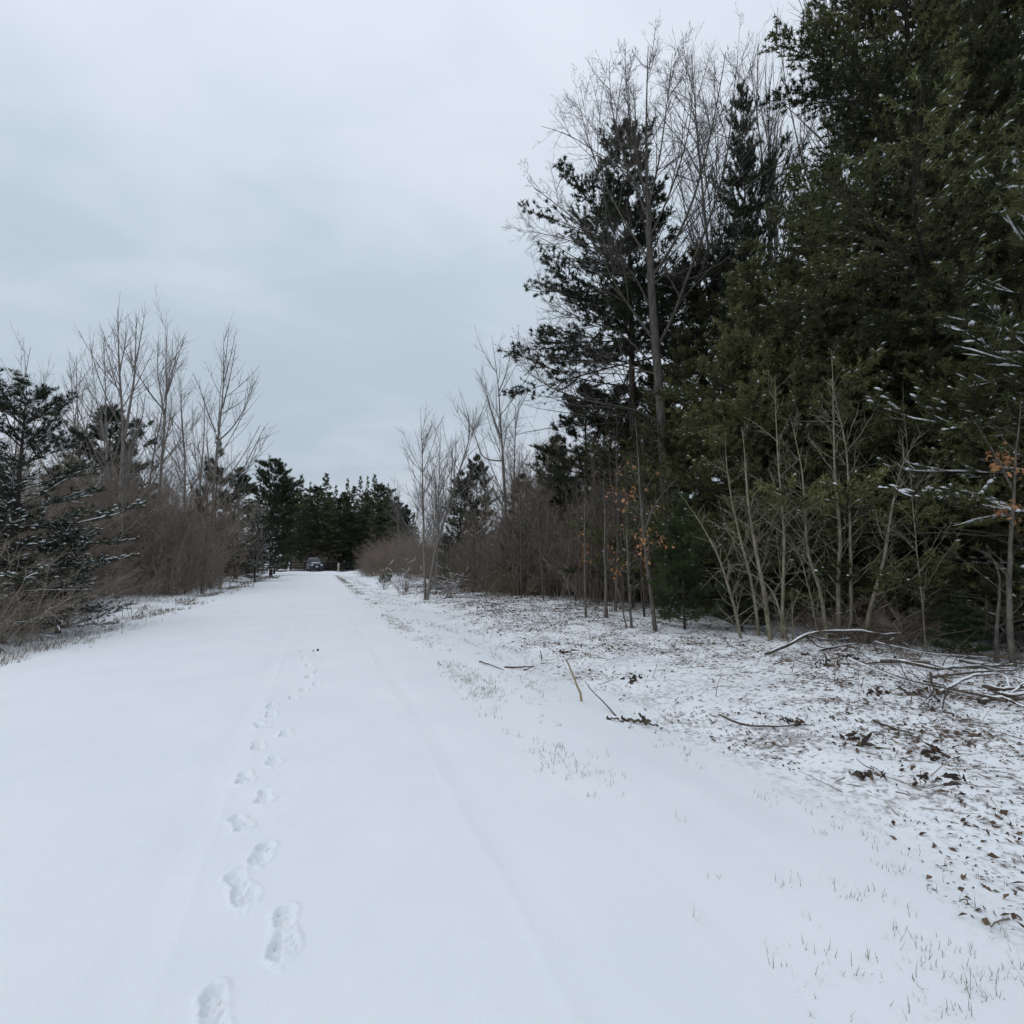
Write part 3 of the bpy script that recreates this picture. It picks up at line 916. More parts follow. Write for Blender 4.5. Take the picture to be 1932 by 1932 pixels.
# bare trees rising behind the pines
TALLB = bare_meshes('tall_bare', 60, 20, 0.11, M_OAK, [(40, 0.35, 0.98, 30, 0.26, 9, 0.04, 0.06), (8, 0.15, 0.98, 33, 0.48, 7, 0.06, 0.05), (4, 0.1, 0.96, 36, 0.5, 5, 0.09, 0.03)], fork=3)
for vx, vy, d, lab in ((1385, 92, 27, 'bare tree whose top rises right of the oak crown'), (1500, 62, 25, 'slender bare tree rising left of the tallest pine'), (1462, 100, 30, 'thin bare tree behind the narrow dark pine'), (1655, -60, 22, 'bare tree showing above the left shoulder of the tallest pine')):
    place(TALLB, 'bare_tree', lab, 'tree', spot(vx, d), top(vx, vy, d), vx * 0.7, wide=0.8)

# ------------------------------------------------------------------ poplars left and right of the road
z1 = lambda *p: [(a * 0.3667, 579.8 + b * 0.3667) for a, b in p]
z3 = lambda *p: [(741 + a * 0.3, 612 + b * 0.3) for a, b in p]


def path_tree(name, label, paths, d, r0, mat, levels, seed, cat='tree', dd=0.0, part='stem', leaves=None, rmin=0.0045, tones=(0.3, 0.7), group=None):
    """a bare tree along given stem lines: first line is the trunk (or every line a stem of a clump)"""
    rng = np.random.default_rng(seed)
    b = at(paths[0][0][0][0], paths[0][0][0][1], d)
    g = float(height(b[0], b[1]))
    o0 = np.array([b[0], b[1], g])
    t = thing(name, label, cat, o0, group=group)
    cr = MB()
    tips = []
    for k, (pts, rf, d0, d1) in enumerate(paths):
        W = wood_path(pts, d + d0, d + d1)
        if d0 == 0 or part == 'stem':
            if rf > 0.6 or part == 'stem':
                W[0, 2] = min(W[0, 2], g) - 0.12
        n = 16
        P = resample(W, n) - o0
        P[1:] += np.cumsum(rng.normal(0, 0.006, (n - 1, 3)), 0)
        R = r0 * rf * np.linspace(1, 0.05, n) ** 0.9
        m = MB()
        tubes(m, P[None], R[None], 7)
        m.build('trunk' if (k == 0 and part != 'stem') else part, mat, t)
        ends = twigs(cr, rng, P[None], R[None], levels, tones, rmin, lmin=0.012 * d)
        tips.append(ends)
    cr.build('crown', mat, t, kind='stuff')
    if leaves:
        n, zlo, zhi, size, tone = leaves
        C = np.concatenate([e_[-1][0][:, -1] for e_ in tips] + [e_[1][0][:, 3] for e_ in tips])
        C = C[(C[:, 2] > zlo) & (C[:, 2] < zhi)]
        if len(C):
            pick = C[rng.integers(0, len(C), max(3, n // 3))]
            C = np.repeat(pick, 3, 0)[:n] + rng.normal(0, size * 0.8, (min(n, len(pick) * 3), 3))
            leaf_cluster(C, size, rng, tone).build('foliage', M_LEAF, t, smooth=False, kind='stuff')
    return t


LOBE = np.array([[0, 0], [0.25, 0.30], [0.16, 0.42], [0.36, 0.62], [0.18, 0.68], [0, 1.0], [-0.18, 0.70], [-0.36, 0.60], [-0.14, 0.40], [-0.24, 0.28]])


def leaf_cluster(C, size, rng, tone=0.6):
    """lobed, curled oak leaves"""
    mb = MB()
    n = len(C)
    if n == 0:
        return mb
    a = unit(rng.normal(size=(n, 3)) + np.array([0, 0, -0.7]))
    b = unit(np.cross(a, rng.normal(size=(n, 3))))
    c = np.cross(a, b)
    s = size * rng.uniform(0.6, 1.3, (n, 1, 1))
    V = C[:, None, :] + s * (LOBE[None, :, 1:2] * a[:, None] + LOBE[None, :, 0:1] * b[:, None] + (np.abs(LOBE[None, :, 0:1]) * 0.9 - 0.5 * LOBE[None, :, 1:2] ** 2) * c[:, None] * rng.uniform(-0.7, 0.7, (n, 1, 1)))
    T = np.array([[0, 1, 9], [1, 2, 9], [2, 8, 9], [2, 3, 8], [3, 4, 8], [4, 6, 8], [6, 7, 8], [4, 5, 6]])
    t = (T[None] + (np.arange(n) * 10)[:, None, None]).reshape(-1, 3)
    mb.add(V.reshape(-1, 3), tris=t, tone=np.repeat(np.clip(rng.normal(tone, 0.22, n), 0, 1), 10))
    return mb


PL = [(32, 0.27, 0.97, 40, 0.34, 8, 0.04, 0.09), (9, 0.12, 0.97, 34, 0.45, 5, 0.06, 0.06), (3, 0.1, 0.95, 36, 0.5, 4, 0.07, 0.04)]
PLs = [(24, 0.24, 0.97, 38, 0.36, 8, 0.04, 0.09), (9, 0.12, 0.97, 34, 0.45, 5, 0.06, 0.06), (3, 0.1, 0.95, 36, 0.5, 4, 0.07, 0.04)]
path_tree('poplar_tree', 'tallest bare poplar on the left, forked high up, trunk down to the snow', [
    (z1((605, 1510), (615, 1200), (625, 900), (640, 680), (625, 480), (612, 250), (606, 10)), 1.0, 0, 0),
    (z1((640, 680), (668, 520), (692, 330), (700, 100), (697, 30)), 0.55, 0.02, -0.8), (z1((692, 330), (722, 160), (752, 5)), 0.3, -0.5, -0.9), (z1((618, 330), (645, 200), (655, 30)), 0.25, 0.02, 0.9)], 27.5, 0.115, M_POPLAR, PLs, 101, part='fork', rmin=0.0055)
path_tree('poplar_tree', 'bare poplar with the narrow crown between the tallest and the wide one at left', [
    (z1((800, 1420), (825, 850), (845, 600), (858, 400), (850, 60)), 1.0, 0, 0), (z1((850, 480), (900, 280), (930, 110)), 0.4, 0.02, 0.9), (z1((845, 560), (810, 330), (822, 90)), 0.4, 0.02, -1)], 40, 0.12, M_POPLAR, PLs, 102, part='fork', rmin=0.0055)
path_tree('poplar_tree', 'rightmost bare poplar of the left side with a wide open crown', [
    (z1((1085, 1420), (1100, 900), (1118, 700), (1150, 430), (1150, 130)), 1.0, 0, 0), (z1((1120, 690), (1200, 620), (1260, 520), (1310, 330)), 0.4, 0.02, -1), (z1((1110, 640), (1060, 520), (1000, 340)), 0.4, 0.02, 1), (z1((1145, 520), (1190, 330), (1218, 190)), 0.4, 0.02, 1.2),
    (z1((1100, 900), (1250, 850), (1350, 720), (1388, 610)), 0.3, 0.02, -1.5)], 36, 0.12, M_POPLAR, PLs, 103, part='fork', rmin=0.0055)
POPM = bare_meshes('poplar', 104, 12, 0.07, M_POPLAR, POP, fork=1)
for vx, vy, d, lab in ((196, 622, 38, 'bare poplar just left of the tallest one'), (145, 672, 42, 'smaller bare poplar above the rounded dark pine'), (118, 690, 45, 'thin bare poplar between the snow-laden pine and the rounded dark pine'), (4, 652, 24, 'bare treetop cut off by the left frame edge'), (268, 665, 46, 'thin bare poplar just right of the tallest one'), (345, 690, 48, 'thin bare poplar left of the wide-crowned one'), (372, 735, 50, 'short bare poplar at the foot of the wide-crowned one')):
    place(POPM, 'poplar_tree', lab, 'tree', spot(vx, d), top(vx, vy, d), vx * 1.1, wide=0.9)
SAPM = bare_meshes('sapling', 105, 6, 0.042, M_SAP, SAPL)
for vx, d, vy, lab in ((352, 30, 895, 'slender pale sapling in front of the left thicket, left one of two'), (383, 31, 880, 'slender pale sapling in front of the left thicket, right one of two')):
    place(SAPM, 'sapling', lab, 'tree', spot(vx, d), top(vx, vy, d), vx)

path_tree('poplar_tree', 'slender upright bare poplar nearest the road on the right', [(z3((205, 1720), (196, 1300), (190, 900), (185, 720), (178, 520)), 1.0, 0, 0)], 22.5, 0.064, M_POPLAR, PL, 111, part='fork', rmin=0.006)
path_tree('poplar_tree', 'bare poplar leaning right, sharing its foot with the slender upright one', [(z3((215, 1720), (270, 1400), (370, 1080), (440, 860), (510, 660), (470, 560), (430, 430)), 1.0, 0, 0.8)], 22.3, 0.068, M_POPLAR, PLs, 112, part='fork', rmin=0.006)
path_tree('poplar_tree', 'thin bare poplar behind the leaning one', [(z3((275, 1640), (288, 1050), (297, 780), (300, 590)), 1.0, 0, 0)], 25, 0.05, M_POPLAR, PL, 113, part='fork', rmin=0.006)
path_tree('poplar_tree', 'tall forked bare poplar above the right thicket', [(z3((740, 1560), (715, 1230), (700, 900), (676, 600), (665, 360), (640, 200), (620, 70)), 1.0, 0, 0),
    (z3((680, 720), (610, 520), (580, 380), (510, 270)), 0.5, 0.02, -1), (z3((690, 860), (560, 850), (520, 700), (450, 560), (420, 430)), 0.45, 0.02, 1.2), (z3((668, 420), (715, 300), (745, 130)), 0.4, 0.02, 1)], 30, 0.11, M_POPLAR, PLs, 114, part='fork', rmin=0.0055)
path_tree('bare_tree', 'dark thin bare tree right of the tall forked poplar', [(z3((765, 1560), (760, 1150), (768, 850), (772, 640), (776, 460)), 1.0, 0, 0)], 29, 0.075, M_BARK, PL, 115, part='fork', rmin=0.006)

# ------------------------------------------------------------------ pale clump and saplings at the wood's edge
z6 = lambda *p: [(1224 + a * 0.3668, 644 + b * 0.3668) for a, b in p]
CL = [(26, 0.14, 0.99, 46, 0.26, 9, 0.12, 0.05), (8, 0.15, 0.99, 44, 0.44, 6, 0.16, 0.04), (4, 0.2, 0.98, 45, 0.42, 4, 0.18, 0.02)]
stems = [
    (z6((487, 1575), (440, 1350), (410, 1270), (350, 1090), (230, 880), (150, 780)), 0.8, 0, -0.6),
    (z6((572, 1570), (530, 1250), (470, 1050), (415, 780), (388, 560), (392, 470)), 0.85, 0.25, 0.0),
    (z6((635, 1570), (592, 1290), (545, 1050), (505, 800), (490, 500), (475, 430)), 1.15, 0, 0.2),
    (z6((725, 1570), (650, 1290), (600, 1240), (530, 1190), (430, 1160)), 0.65, -0.15, -0.8),
    (z6((685, 1570), (690, 1290), (706, 1050), (672, 700), (656, 400), (655, 180)), 0.85, 0.1, 0.3),
    (z6((925, 1590), (875, 1230), (808, 1100), (808, 850), (772, 560), (730, 380)), 0.95, 0.2, 0.5),
    (z6((860, 1210), (790, 1100), (735, 1040), (700, 980)), 0.45, 0.2, -0.4),
    (z6((980, 1560), (970, 1110), (1003, 1030), (962, 760), (950, 420), (930, 40)), 1.05, 0.45, 0.6),
    (z6((1035, 1540), (1040, 1050), (1030, 650), (1005, 450), (940, 200)), 0.9, 0.6, 0.2),
    (z6((1100, 1520), (1150, 1320), (1210, 1180), (1240, 950), (1280, 720), (1300, 640), (1350, 550), (1412, 465)), 0.95, 0.4, -0.3),
    (z6((1350, 550), (1320, 430), (1300, 300)), 0.3, -0.2, 0.1),
    (z6((745, 1570), (735, 1400), (765, 1300), (800, 1240)), 0.35, -0.2, -0.4)]
path_tree('multi_stem_tree', 'clump of pale crooked stems with fine twigs in front of the dark pines', stems, 11.2, 0.044, M_PALE, CL, 121, rmin=0.0036)

z8 = lambda *p: [(1063 + a * 0.25, 741 + b * 0.25) for a, b in p]
SL = [(18, 0.2, 0.97, 52, 0.22, 8, 0.09, 0.03), (4, 0.2, 0.98, 42, 0.40, 5, 0.13, 0.02), (3, 0.2, 0.98, 42, 0.45, 4, 0.15, 0.02)]
path_tree('oak_sapling', 'slim grey sapling with orange leaf clusters left of the bright green young pine', [(z8((705, 1850), (655, 1400), (607, 1050), (570, 720), (565, 450), (545, 330), (535, 180)), 1.0, 0, 0.2), (z8((615, 1050), (650, 920), (740, 780), (900, 620)), 0.45, 0.02, 0.6)], 11.9, 0.052, M_SAP, SL, 131, part='fork', leaves=(190, 1.2, 5.4, 0.085, 0.62), rmin=0.004)
path_tree('oak_sapling', 'thin pair of sapling stems rising from one foot left of the orange-leaved one', [(z8((530, 1850), (490, 1500), (475, 1050), (465, 700)), 1.0, 0, 0), (z8((500, 1840), (440, 1600), (380, 1400), (330, 1250)), 0.7, 0, -0.4), (z8((515, 1845), (500, 1300), (480, 1000)), 0.7, 0, 0.3)], 12.1, 0.032, M_SAP, SL, 132, leaves=(30, 0.8, 3.5, 0.075, 0.5), rmin=0.004)
path_tree('oak_sapling', 'straight sapling with a few orange leaves in the middle of the sapling stand', [(z8((328, 1745), (322, 1300), (312, 850), (300, 600)), 1.0, 0, 0)], 14.0, 0.055, M_SAP, SL, 133, part='fork', leaves=(45, 0.8, 4.5, 0.085, 0.55), rmin=0.0045)
path_tree('oak_sapling', 'straight sapling at the left end of the sapling stand', [(z8((172, 1740), (158, 1400), (155, 1000), (170, 700)), 1.0, 0, 0)], 14.2, 0.04, M_SAP, SL, 134, part='fork', leaves=(30, 1.5, 4.5, 0.085, 0.55), rmin=0.0045)
path_tree('oak_sapling', 'trunk at the right frame edge with orange leaves below the snowy boughs', [(z6((1868, 1640), (1862, 1300), (1868, 900), (1878, 620), (1900, 300)), 1.0, 0, 0), (z6((1865, 1250), (1750, 1110), (1660, 1060)), 0.35, 0.02, -0.8), (z6((1868, 760), (1740, 520), (1640, 380)), 0.35, 0.02, -0.6)], 10.6, 0.046, M_SAP, SL, 135, part='fork', leaves=(120, 1.9, 4.4, 0.09, 0.55), rmin=0.004)
path_tree('sapling', 'thin sapling just left of the trunk at the right frame edge', [(z6((1780, 1640), (1795, 1450), (1806, 1230), (1780, 1120), (1700, 1080)), 1.0, 0, 0)], 10.8, 0.035, M_SAP, SL, 136, part='fork', rmin=0.004)

gS = 'thin saplings crowding the edge of the wood'
rs = np.random.default_rng(91)
SAPP = [bare_meshes('thin_sapling', 140 + i, 5.2, 0.020, M_SAP if i else M_BARK, SAPL, lean=0.03) for i in range(3)]
for i in range(64):
    vx = rs.uniform(870, 1235)
    d = 14.2 + (1235 - vx) / 365 * 10 + rs.uniform(-0.6, 5)
    place(SAPP[i % 3], 'sapling', 'thin grey brown sapling in the crowded stand left of the young pine', 'tree', spot(vx, d), rs.uniform(3.2, 6.6), rs.uniform(0, 6), gS)
for i in range(12):
    vx = rs.uniform(1240, 1900)
    d = rs.uniform(12.5, 15)
    place(SAPP[i % 3], 'sapling', 'thin bare sapling in the shade beneath the big pines', 'tree', spot(vx, d), rs.uniform(2.2, 5.0), rs.uniform(0, 6), 'thin saplings beneath the big pines')

# ------------------------------------------------------------------ thickets
SH = [shrub_meshes('shrub', 150, 3.2, 0.9, 30, M_TWIG, 13, 6, 0.02, rmin=0.0045, base=0.6, steep=55), shrub_meshes('shrub', 151, 2.8, 1.1, 30, M_TWIG_RED, 13, 6, 0.0, rmin=0.0045, base=0.55, steep=50),
      shrub_meshes('shrub', 152, 2.4, 1.4, 30, M_TWIG_TAN, 13, 6, -0.03, rmin=0.004, base=0.4, steep=40), shrub_meshes('shrub', 153, 3.6, 0.7, 30, M_TWIG, 13, 6, 0.03, rmin=0.0045, base=0.8, steep=62)]
gL, gR = 'bare shrubs of the left thicket', 'bare shrubs of the right thicket'
ra = np.random.default_rng(17)
# left thicket: a brown bank along the road from 15 m to 80 m, tall at the back
for i in range(96):
    Y = 15 + 62 * ra.uniform() ** 1.35
    back = ra.uniform() ** 0.8
    x = -6.4 - 0.008 * Y - back * (7.5 if Y < 45 else 4)
    hgt = 1.5 + 5.2 * back * ra.uniform(0.7, 1.1) + 0.5 * ra.uniform()
    k = int(ra.choice([0, 1, 3])) if back > 0.25 else int(ra.choice([0, 2, 2, 1]))
    place(SH[k], 'shrub', 'bare twiggy brown shrub in the dense bank left of the road', 'shrub', (x, Y), hgt, ra.uniform(0, 6), gL, wide=ra.uniform(1.0, 1.5))
# right thicket
for i in range(80):
    Y = 17 + 62 * ra.uniform() ** 1.2
    back = ra.uniform()
    x0 = 6.6 + max(0, 22 - Y) * 0.45 if Y < 32 else max(4.4, 6.6 - (Y - 32) * 0.10)
    x = x0 + back * 8
    hgt = 1.0 + 4.4 * back * ra.uniform(0.5, 1.25) + 1.0 * ra.uniform()
    k = int(ra.choice([1, 1, 0, 3])) if back > 0.3 else int(ra.choice([1, 0, 2, 2]))
    place(SH[k], 'shrub', 'bare reddish brown shrub in the dense bank right of the road', 'shrub', (x, Y), hgt, ra.uniform(0, 6), gR, wide=ra.uniform(1.0, 1.5))
# tall brush at the back of the left bank and between the saplings on the right
for i in range(32):
    vx, d = ra.uniform(100, 385), ra.uniform(30, 46)
    place(SH[int(ra.choice([0, 1, 3]))], 'shrub', 'tall brown brush rising behind the left bank below the poplars', 'shrub', spot(vx, d), top(vx, ra.uniform(865, 960), d), ra.uniform(0, 6), 'tall brush at the back of the left bank', wide=ra.uniform(0.7, 1.0))
for i in range(32):
    vx = ra.uniform(900, 1270)
    d = 16.5 + (1270 - vx) / 370 * 9 + ra.uniform(0, 5)
    place(SH[int(ra.choice([1, 1, 0, 3]))], 'shrub', 'dark reddish brush crowding behind the saplings right of centre', 'shrub', spot(vx, d), ra.uniform(2.5, 5.2), ra.uniform(0, 6), 'brush behind the saplings', wide=ra.uniform(0.7, 1.1))
# brush trees sloping down from the oak towards the poplars
for i in range(18):
    vx = ra.uniform(960, 1240)
    d = ra.uniform(24, 31)
    place(SH[int(ra.choice([0, 3, 3]))], 'shrub', 'tall tangled brush sloping down from the oak toward the road', 'shrub', spot(vx, d), top(vx, 900 - (vx - 960) * 0.55 + ra.uniform(-15, 70), d), ra.uniform(0, 6), 'tall brush left of the oak', wide=ra.uniform(0.5, 0.75))
place(PINE_M, 'pine', 'dark pine filling in directly left of the oak trunk', 'tree', spot(1175, 26), top(1175, 735, 26), 4.2, wide=1.2)
# around the far end
for i in range(26):
    x = ra.uniform(-24, 26)
    if -5.5 < x < 4.5:
        Y = ra.uniform(94.5, 97)
    else:
        Y = ra.uniform(80, 97)
    place(SH[int(ra.choice([0, 1, 3]))], 'shrub', 'brown shrub at the foot of the far conifer row', 'shrub', (x, Y), ra.uniform(1.6, 3.4), ra.uniform(0, 6), 'shrubs at the foot of the far conifers', wide=1.5)
# grey bare wood showing over the right thicket
GREY = bare_meshes('grey_bare', 160, 11, 0.07, M_POPLAR, POP2, fork=2)
for i in range(16):
    vx = ra.uniform(742, 1060)
    d = ra.uniform(48, 80)
    place(GREY, 'bare_tree', 'grey bare tree in the far wood above the right thicket', 'tree', spot(vx, d), top(vx, ra.uniform(870, 950), d), ra.uniform(0, 6), 'grey bare trees of the far right wood')

# named shrubs
def named(k, vx, vy, H, lab, wide=1.0, rot=0.0, meshes=None):
    p = gnd(vx, vy)
    return place(meshes or SH[k], 'shrub', lab, 'shrub', p, H, rot, None, wide)


BUSH = shrub_meshes('near_bush', 170, 2.1, 1.3, 34, M_TWIG, 14, 6, 0.0, snow=0.03, r=0.010, base=0.22, steep=42)
named(0, 20, 1208, 1.9, 'dense tan twiggy bush nearest the camera at the left frame edge', 1.2, 0.4, BUSH)
named(0, 95, 1178, 1.7, 'dense tan bush just behind the nearest one at left', 1.3, 2.0, BUSH)
named(0, -60, 1225, 2.0, 'bush mostly cut off by the left frame edge', 1.2, 3.0, BUSH)
named(0, 320, 1122, 1.5, 'low tan bush in front of the left thicket by the two pale saplings', 1.3, 1.0, BUSH)
named(0, 400, 1108, 1.4, 'low yellowish bush farther along the left verge', 1.4, 4.0, BUSH)
SPR = shrub_meshes('sprout', 171, 0.75, 1.1, 7, M_TWIG, 5, 2, 0.0, r=0.007)
for vx, vy, H, lab in ((250, 1158, 0.8, 'dark five-stemmed sprout alone on the snow at left'), (190, 1172, 0.8, 'small sprout between the near bush and the dark five-stemmed sprout'), (130, 1195, 0.7, 'straggly low sprout right of the near tan bush'), (350, 1138, 0.9, 'dark low sprout at the foot of the left thicket'), (80, 1220, 0.5, 'tiny sprout in front of the near tan bush')):
    named(0, vx, vy, H, lab, 1.1, vx, SPR)
SNB = shrub_meshes('snowy_bush', 172, 1.7, 1.1, 16, M_TWIG_RED, 10, 4, 0.0, snow=0.35)
named(0, 762, 1118, 1.8, 'dark reddish bush dusted with snow right of the far road end', 1.2, 0, SNB)
named(0, 725, 1108, 1.3, 'snow-dusted low bush nearest the right verge far down the road', 1.2, 2, SNB)
named(0, 850, 1128, 1.4, 'snow-dusted bush beside the foot of the leaning poplar', 1.3, 4, SNB)
named(0, 905, 1118, 1.3, 'snow-dusted bush behind the brush pile', 1.5, 5, SNB)
for vx, vy, H, lab in ((1640, 1222, 0.9, 'tangled low bush under the propped snowy branch'), (1720, 1226, 1.1, 'tangled olive bush right of the pale clump'), (1560, 1216, 0.8, 'low bush at the foot of the pale clump')):
    named(0, vx, vy, H, lab, 1.5, vx, BUSH)
EV = place(YOUNG, 'fallen_bough', 'dark evergreen bough lying snow-flecked beside the far right verge', 'branch', gnd(716, 1098), 1.6, 0.5, wide=1.0, tilt=(rad(70), 0))

# ------------------------------------------------------------------ branches lying on the cleared strip
def fallen(name, label, lines, r, mat=M_STICK, snow=True, seed=0, group=None, twig=0):
    """lines: [(points in picture, height above the ground at each end), ...]"""
    rng = np.random.default_rng(seed + 500)
    p0 = gnd(*lines[0][0][0])
    o0 = np.array([p0[0], p0[1], float(height(*p0))])
    t = thing(name, label, 'branch', o0, group=group)
    for k, (pts, hs, rf) in enumerate(lines):
        W = []
        for i, p in enumerate(pts):
            hh = np.interp(i / (len(pts) - 1), np.linspace(0, 1, len(hs)), hs)
            g = gnd(p[0], p[1], hh)
            W.append([g[0], g[1], float(height(*g)) + hh + r * rf * 0.3])
        n = max(8, len(pts) * 3)
        P = resample(W, n) - o0
        P[1:-1] += rng.normal(0, r * 0.25, (n - 2, 3))
        R = r * rf * np.linspace(1, 0.45, n) * (1 + rng.normal(0, 0.08, n))
        m = MB()
        tubes(m, P[None], R[None], 7)
        st = m.build('stem' if k == 0 else 'side_branch', mat, t)
        if snow:
            ms = MB()
            w = np.clip(1 + 1.5 * vnoise(np.arange(n) * 0.7, np.zeros(n), seed + k), 0.0, 1.3)
            w[0] = w[-1] = 0
            tubes(ms, (P + np.array([0, 0, 1.0]) * (R * 0.62)[:, None])[None], (R * 0.72 * w + 0.001)[None], 6)
            ms.build('snow', M_SNOW, st, kind='stuff')
        if twig:
            tm = MB()
            twigs(tm, rng, P[None], R[None], [(twig, 0.1, 0.95, 45, 0.3, 6, 0.14, 0.03), (3, 0.2, 0.95, 42, 0.4, 4, 0.15, 0.0)], rmin=0.003)
            tm.build('twig_mass', mat, t, kind='stuff')
    return t


zd = lambda *p: [(1256 + a * 0.3498, 1030.7 + b * 0.3498) for a, b in p]
zc = lambda *p: [(869.7 + a * 0.2334, 1063 + b * 0.2334) for a, b in p]
fallen('fallen_branch', 'propped snow-topped branch in front of the pale clump', [(zd((540, 612), (690, 560), (745, 505), (900, 500), (1120, 490), (1155, 505), (1290, 500)), (0, 0.12, 0.3, 0.32, 0.32, 0.3, 0.25), 1.0),
                                                            (zd((750, 520), (880, 540), (1010, 530)), (0.25, 0.16, 0.16), 0.6), (zd((765, 530), (830, 575), (925, 580)), (0.2, 0.03, 0.02), 0.55)], 0.026, seed=1, twig=6)
fallen('fallen_branch', 'dark bent branch just below the propped snowy one', [(zd((740, 617), (870, 585), (960, 568), (1040, 560)), (0, 0.02, 0.02), 1)], 0.024, seed=2)
fallen('fallen_branch', 'longest snowy branch lying toward the right frame edge', [(zd((1160, 657), (1210, 648), (1290, 668), (1430, 693), (1600, 680), (1700, 692), (1930, 655), (2060, 640)), (0.03, 0.08, 0.03, 0.03, 0.08), 1)], 0.030, seed=3, twig=7)
fallen('fallen_branch', 'curved snowy branch bowing up toward the long one at right', [(zd((1470, 820), (1550, 790), (1620, 755), (1720, 730), (1800, 735)), (0, 0.05, 0.1, 0.05), 1)], 0.022, seed=4, twig=5)
fallen('fallen_branch', 'straight thin branch just below the longest snowy one', [(zd((1450, 737), (1700, 722), (1990, 700)), (0.02, 0.05, 0.05), 1)], 0.016, seed=5, twig=5)
fallen('fallen_branch', 'dark branch lowest in the debris at the right frame edge', [(zd((1690, 857), (1830, 846), (1930, 885), (1990, 900)), (0.02, 0.06, 0.02), 1)], 0.022, seed=6, twig=4)
fallen('fallen_branch', 'short branch crossing the right debris steeply', [(zd((1838, 740), (1850, 790), (1868, 832)), (0.1, 0.05, 0.02), 1)], 0.018, seed=7)
fallen('fallen_branch', 'thick dark branch in the debris at the right frame edge', [(zd((1720, 805), (1830, 812), (1990, 800)), (0.0, 0.06, 0.06), 1)], 0.028, seed=8, twig=6)
fallen('fallen_branch', 'dark forked branch beneath the debris at the right frame edge', [(zd((1780, 830), (1900, 835), (2020, 828)), (0.0, 0.04, 0.04), 1), (zd((1850, 832), (1900, 800), (1960, 770)), (0.02, 0.1, 0.14), 0.6)], 0.024, seed=9, twig=5)
fallen('fallen_branch', 'long bare stick lying in the leaf litter left of centre right', [(zd((290, 850), (400, 900), (640, 937), (730, 930)), (0.08, 0.02, 0.02), 1)], 0.012, snow=False, seed=10)
fallen('fallen_branch', 'thin stick lying right of the dark bark clod', [(zd((1120, 935), (1200, 962), (1330, 1002)), (0.03, 0.02, 0.0), 1)], 0.012, snow=False, seed=11)
fallen('upright_stick', 'yellowish stripped stick standing aslant at the litter edge', [(zc((975, 1048), (958, 980), (920, 880), (880, 790), (850, 740)), (0, 0.1, 0.25, 0.4, 0.5), 1)], 0.017, M_CUT, False, 12)
fallen('upright_stick', 'thin dark stick slanting beside the yellowish stripped one', [(zc((1250, 1150), (1150, 1040), (1060, 960), (1003, 900)), (0, 0.06, 0.15, 0.3), 1)], 0.009, snow=False, seed=13)
fallen('fallen_branch', 'gnarled forked dark branch at the near edge of the litter', [(zc((1300, 1165), (1370, 1172), (1430, 1180), (1500, 1178), (1590, 1205)), (0.02, 0.03, 0.03, 0.0), 1), (zc((1480, 1172), (1462, 1150), (1440, 1125)), (0.03, 0.08, 0.13), 0.9), (zc((1480, 1200), (1500, 1180), (1530, 1170)), (0.03, 0.06, 0.08), 1.0)], 0.024, seed=14)
fallen('fallen_branch', 'short arched dark branch left of the gnarled forked one', [(zc((1180, 1182), (1240, 1172), (1305, 1200)), (0.01, 0.03, 0.01), 1)], 0.02, seed=15)
fallen('fallen_branch', 'forked grey stick lying on the right verge', [(zc((350, 812), (470, 800), (595, 768)), (0.0, 0.03, 0.06), 1), (zc((510, 820), (550, 795), (590, 770)), (0.0, 0.02, 0.05), 0.7)], 0.016, snow=False, seed=16)
fallen('fallen_branch', 'thin curved stick lying left of the forked grey stick', [(zc((150, 785), (240, 805), (345, 836)), (0.02, 0.02, 0.0), 1)], 0.011, snow=False, seed=17)
fallen('upright_stick', 'short upright stub of a stick behind the yellowish stripped one', [(zc((655, 720), (652, 680), (640, 640)), (0, 0.15, 0.32), 1)], 0.012, snow=False, seed=18)

# brush pile
PB = [bare_meshes('cut_branch', 180 + i, 2.2, 0.022, M_STICK, [(8, 0.15, 0.97, 45, 0.35, 6, 0.1, 0.0), (4, 0.2, 0.97, 42, 0.4, 4, 0.14, 0.0)], lean=0.06) for i in range(3)]
for i, b_ in enumerate(PB):
    me = b_['trunk']
    co = np.zeros(len(me.vertices) * 3, np.float32)
    me.vertices.foreach_get('co', co)
    co = co.reshape(-1, 7, 3)
    c = co.mean(1)
    ms = MB()
    tubes(ms, (c[2:] + np.array([0, 0.012, 0]))[None], np.full((1, len(c) - 2), 0.014), 5)
    b_['snow'] = ms.mesh('cut_branch_snow', M_SNOW)
pc = gnd(893, 1118)
for i in range(34):
    a = ra.uniform(0, 6.283)
    q = pc + ra.normal(0, 0.75, 2) * np.array([1.6, 0.9])
    o = place(PB[i % 3], 'cut_branch', 'snow-dusted cut branch in the brush pile right of the leaning poplar', 'branch', q, ra.uniform(1.4, 2.8), 0, 'cut branches of the brush pile', zoff=0.1 + 0.65 * ra.uniform() * max(0.15, 1 - np.linalg.norm(q - pc) / 2.2))
    o.rotation_euler = (rad(-90 + ra.normal(0, 14)), 0, a)

for i in range(16):
    q = gnd(ra.uniform(1740, 1990), ra.uniform(1262, 1345))
    o = place(PB[i % 3], 'cut_branch', 'thin cut branch in the tangled debris at the right frame edge', 'branch', q, ra.uniform(0.8, 1.9), 0, 'thin cut branches of the right debris', zoff=ra.uniform(0.02, 0.14))
    o.rotation_euler = (rad(-90 + ra.normal(0, 8)), 0, ra.uniform(0, 6.283))

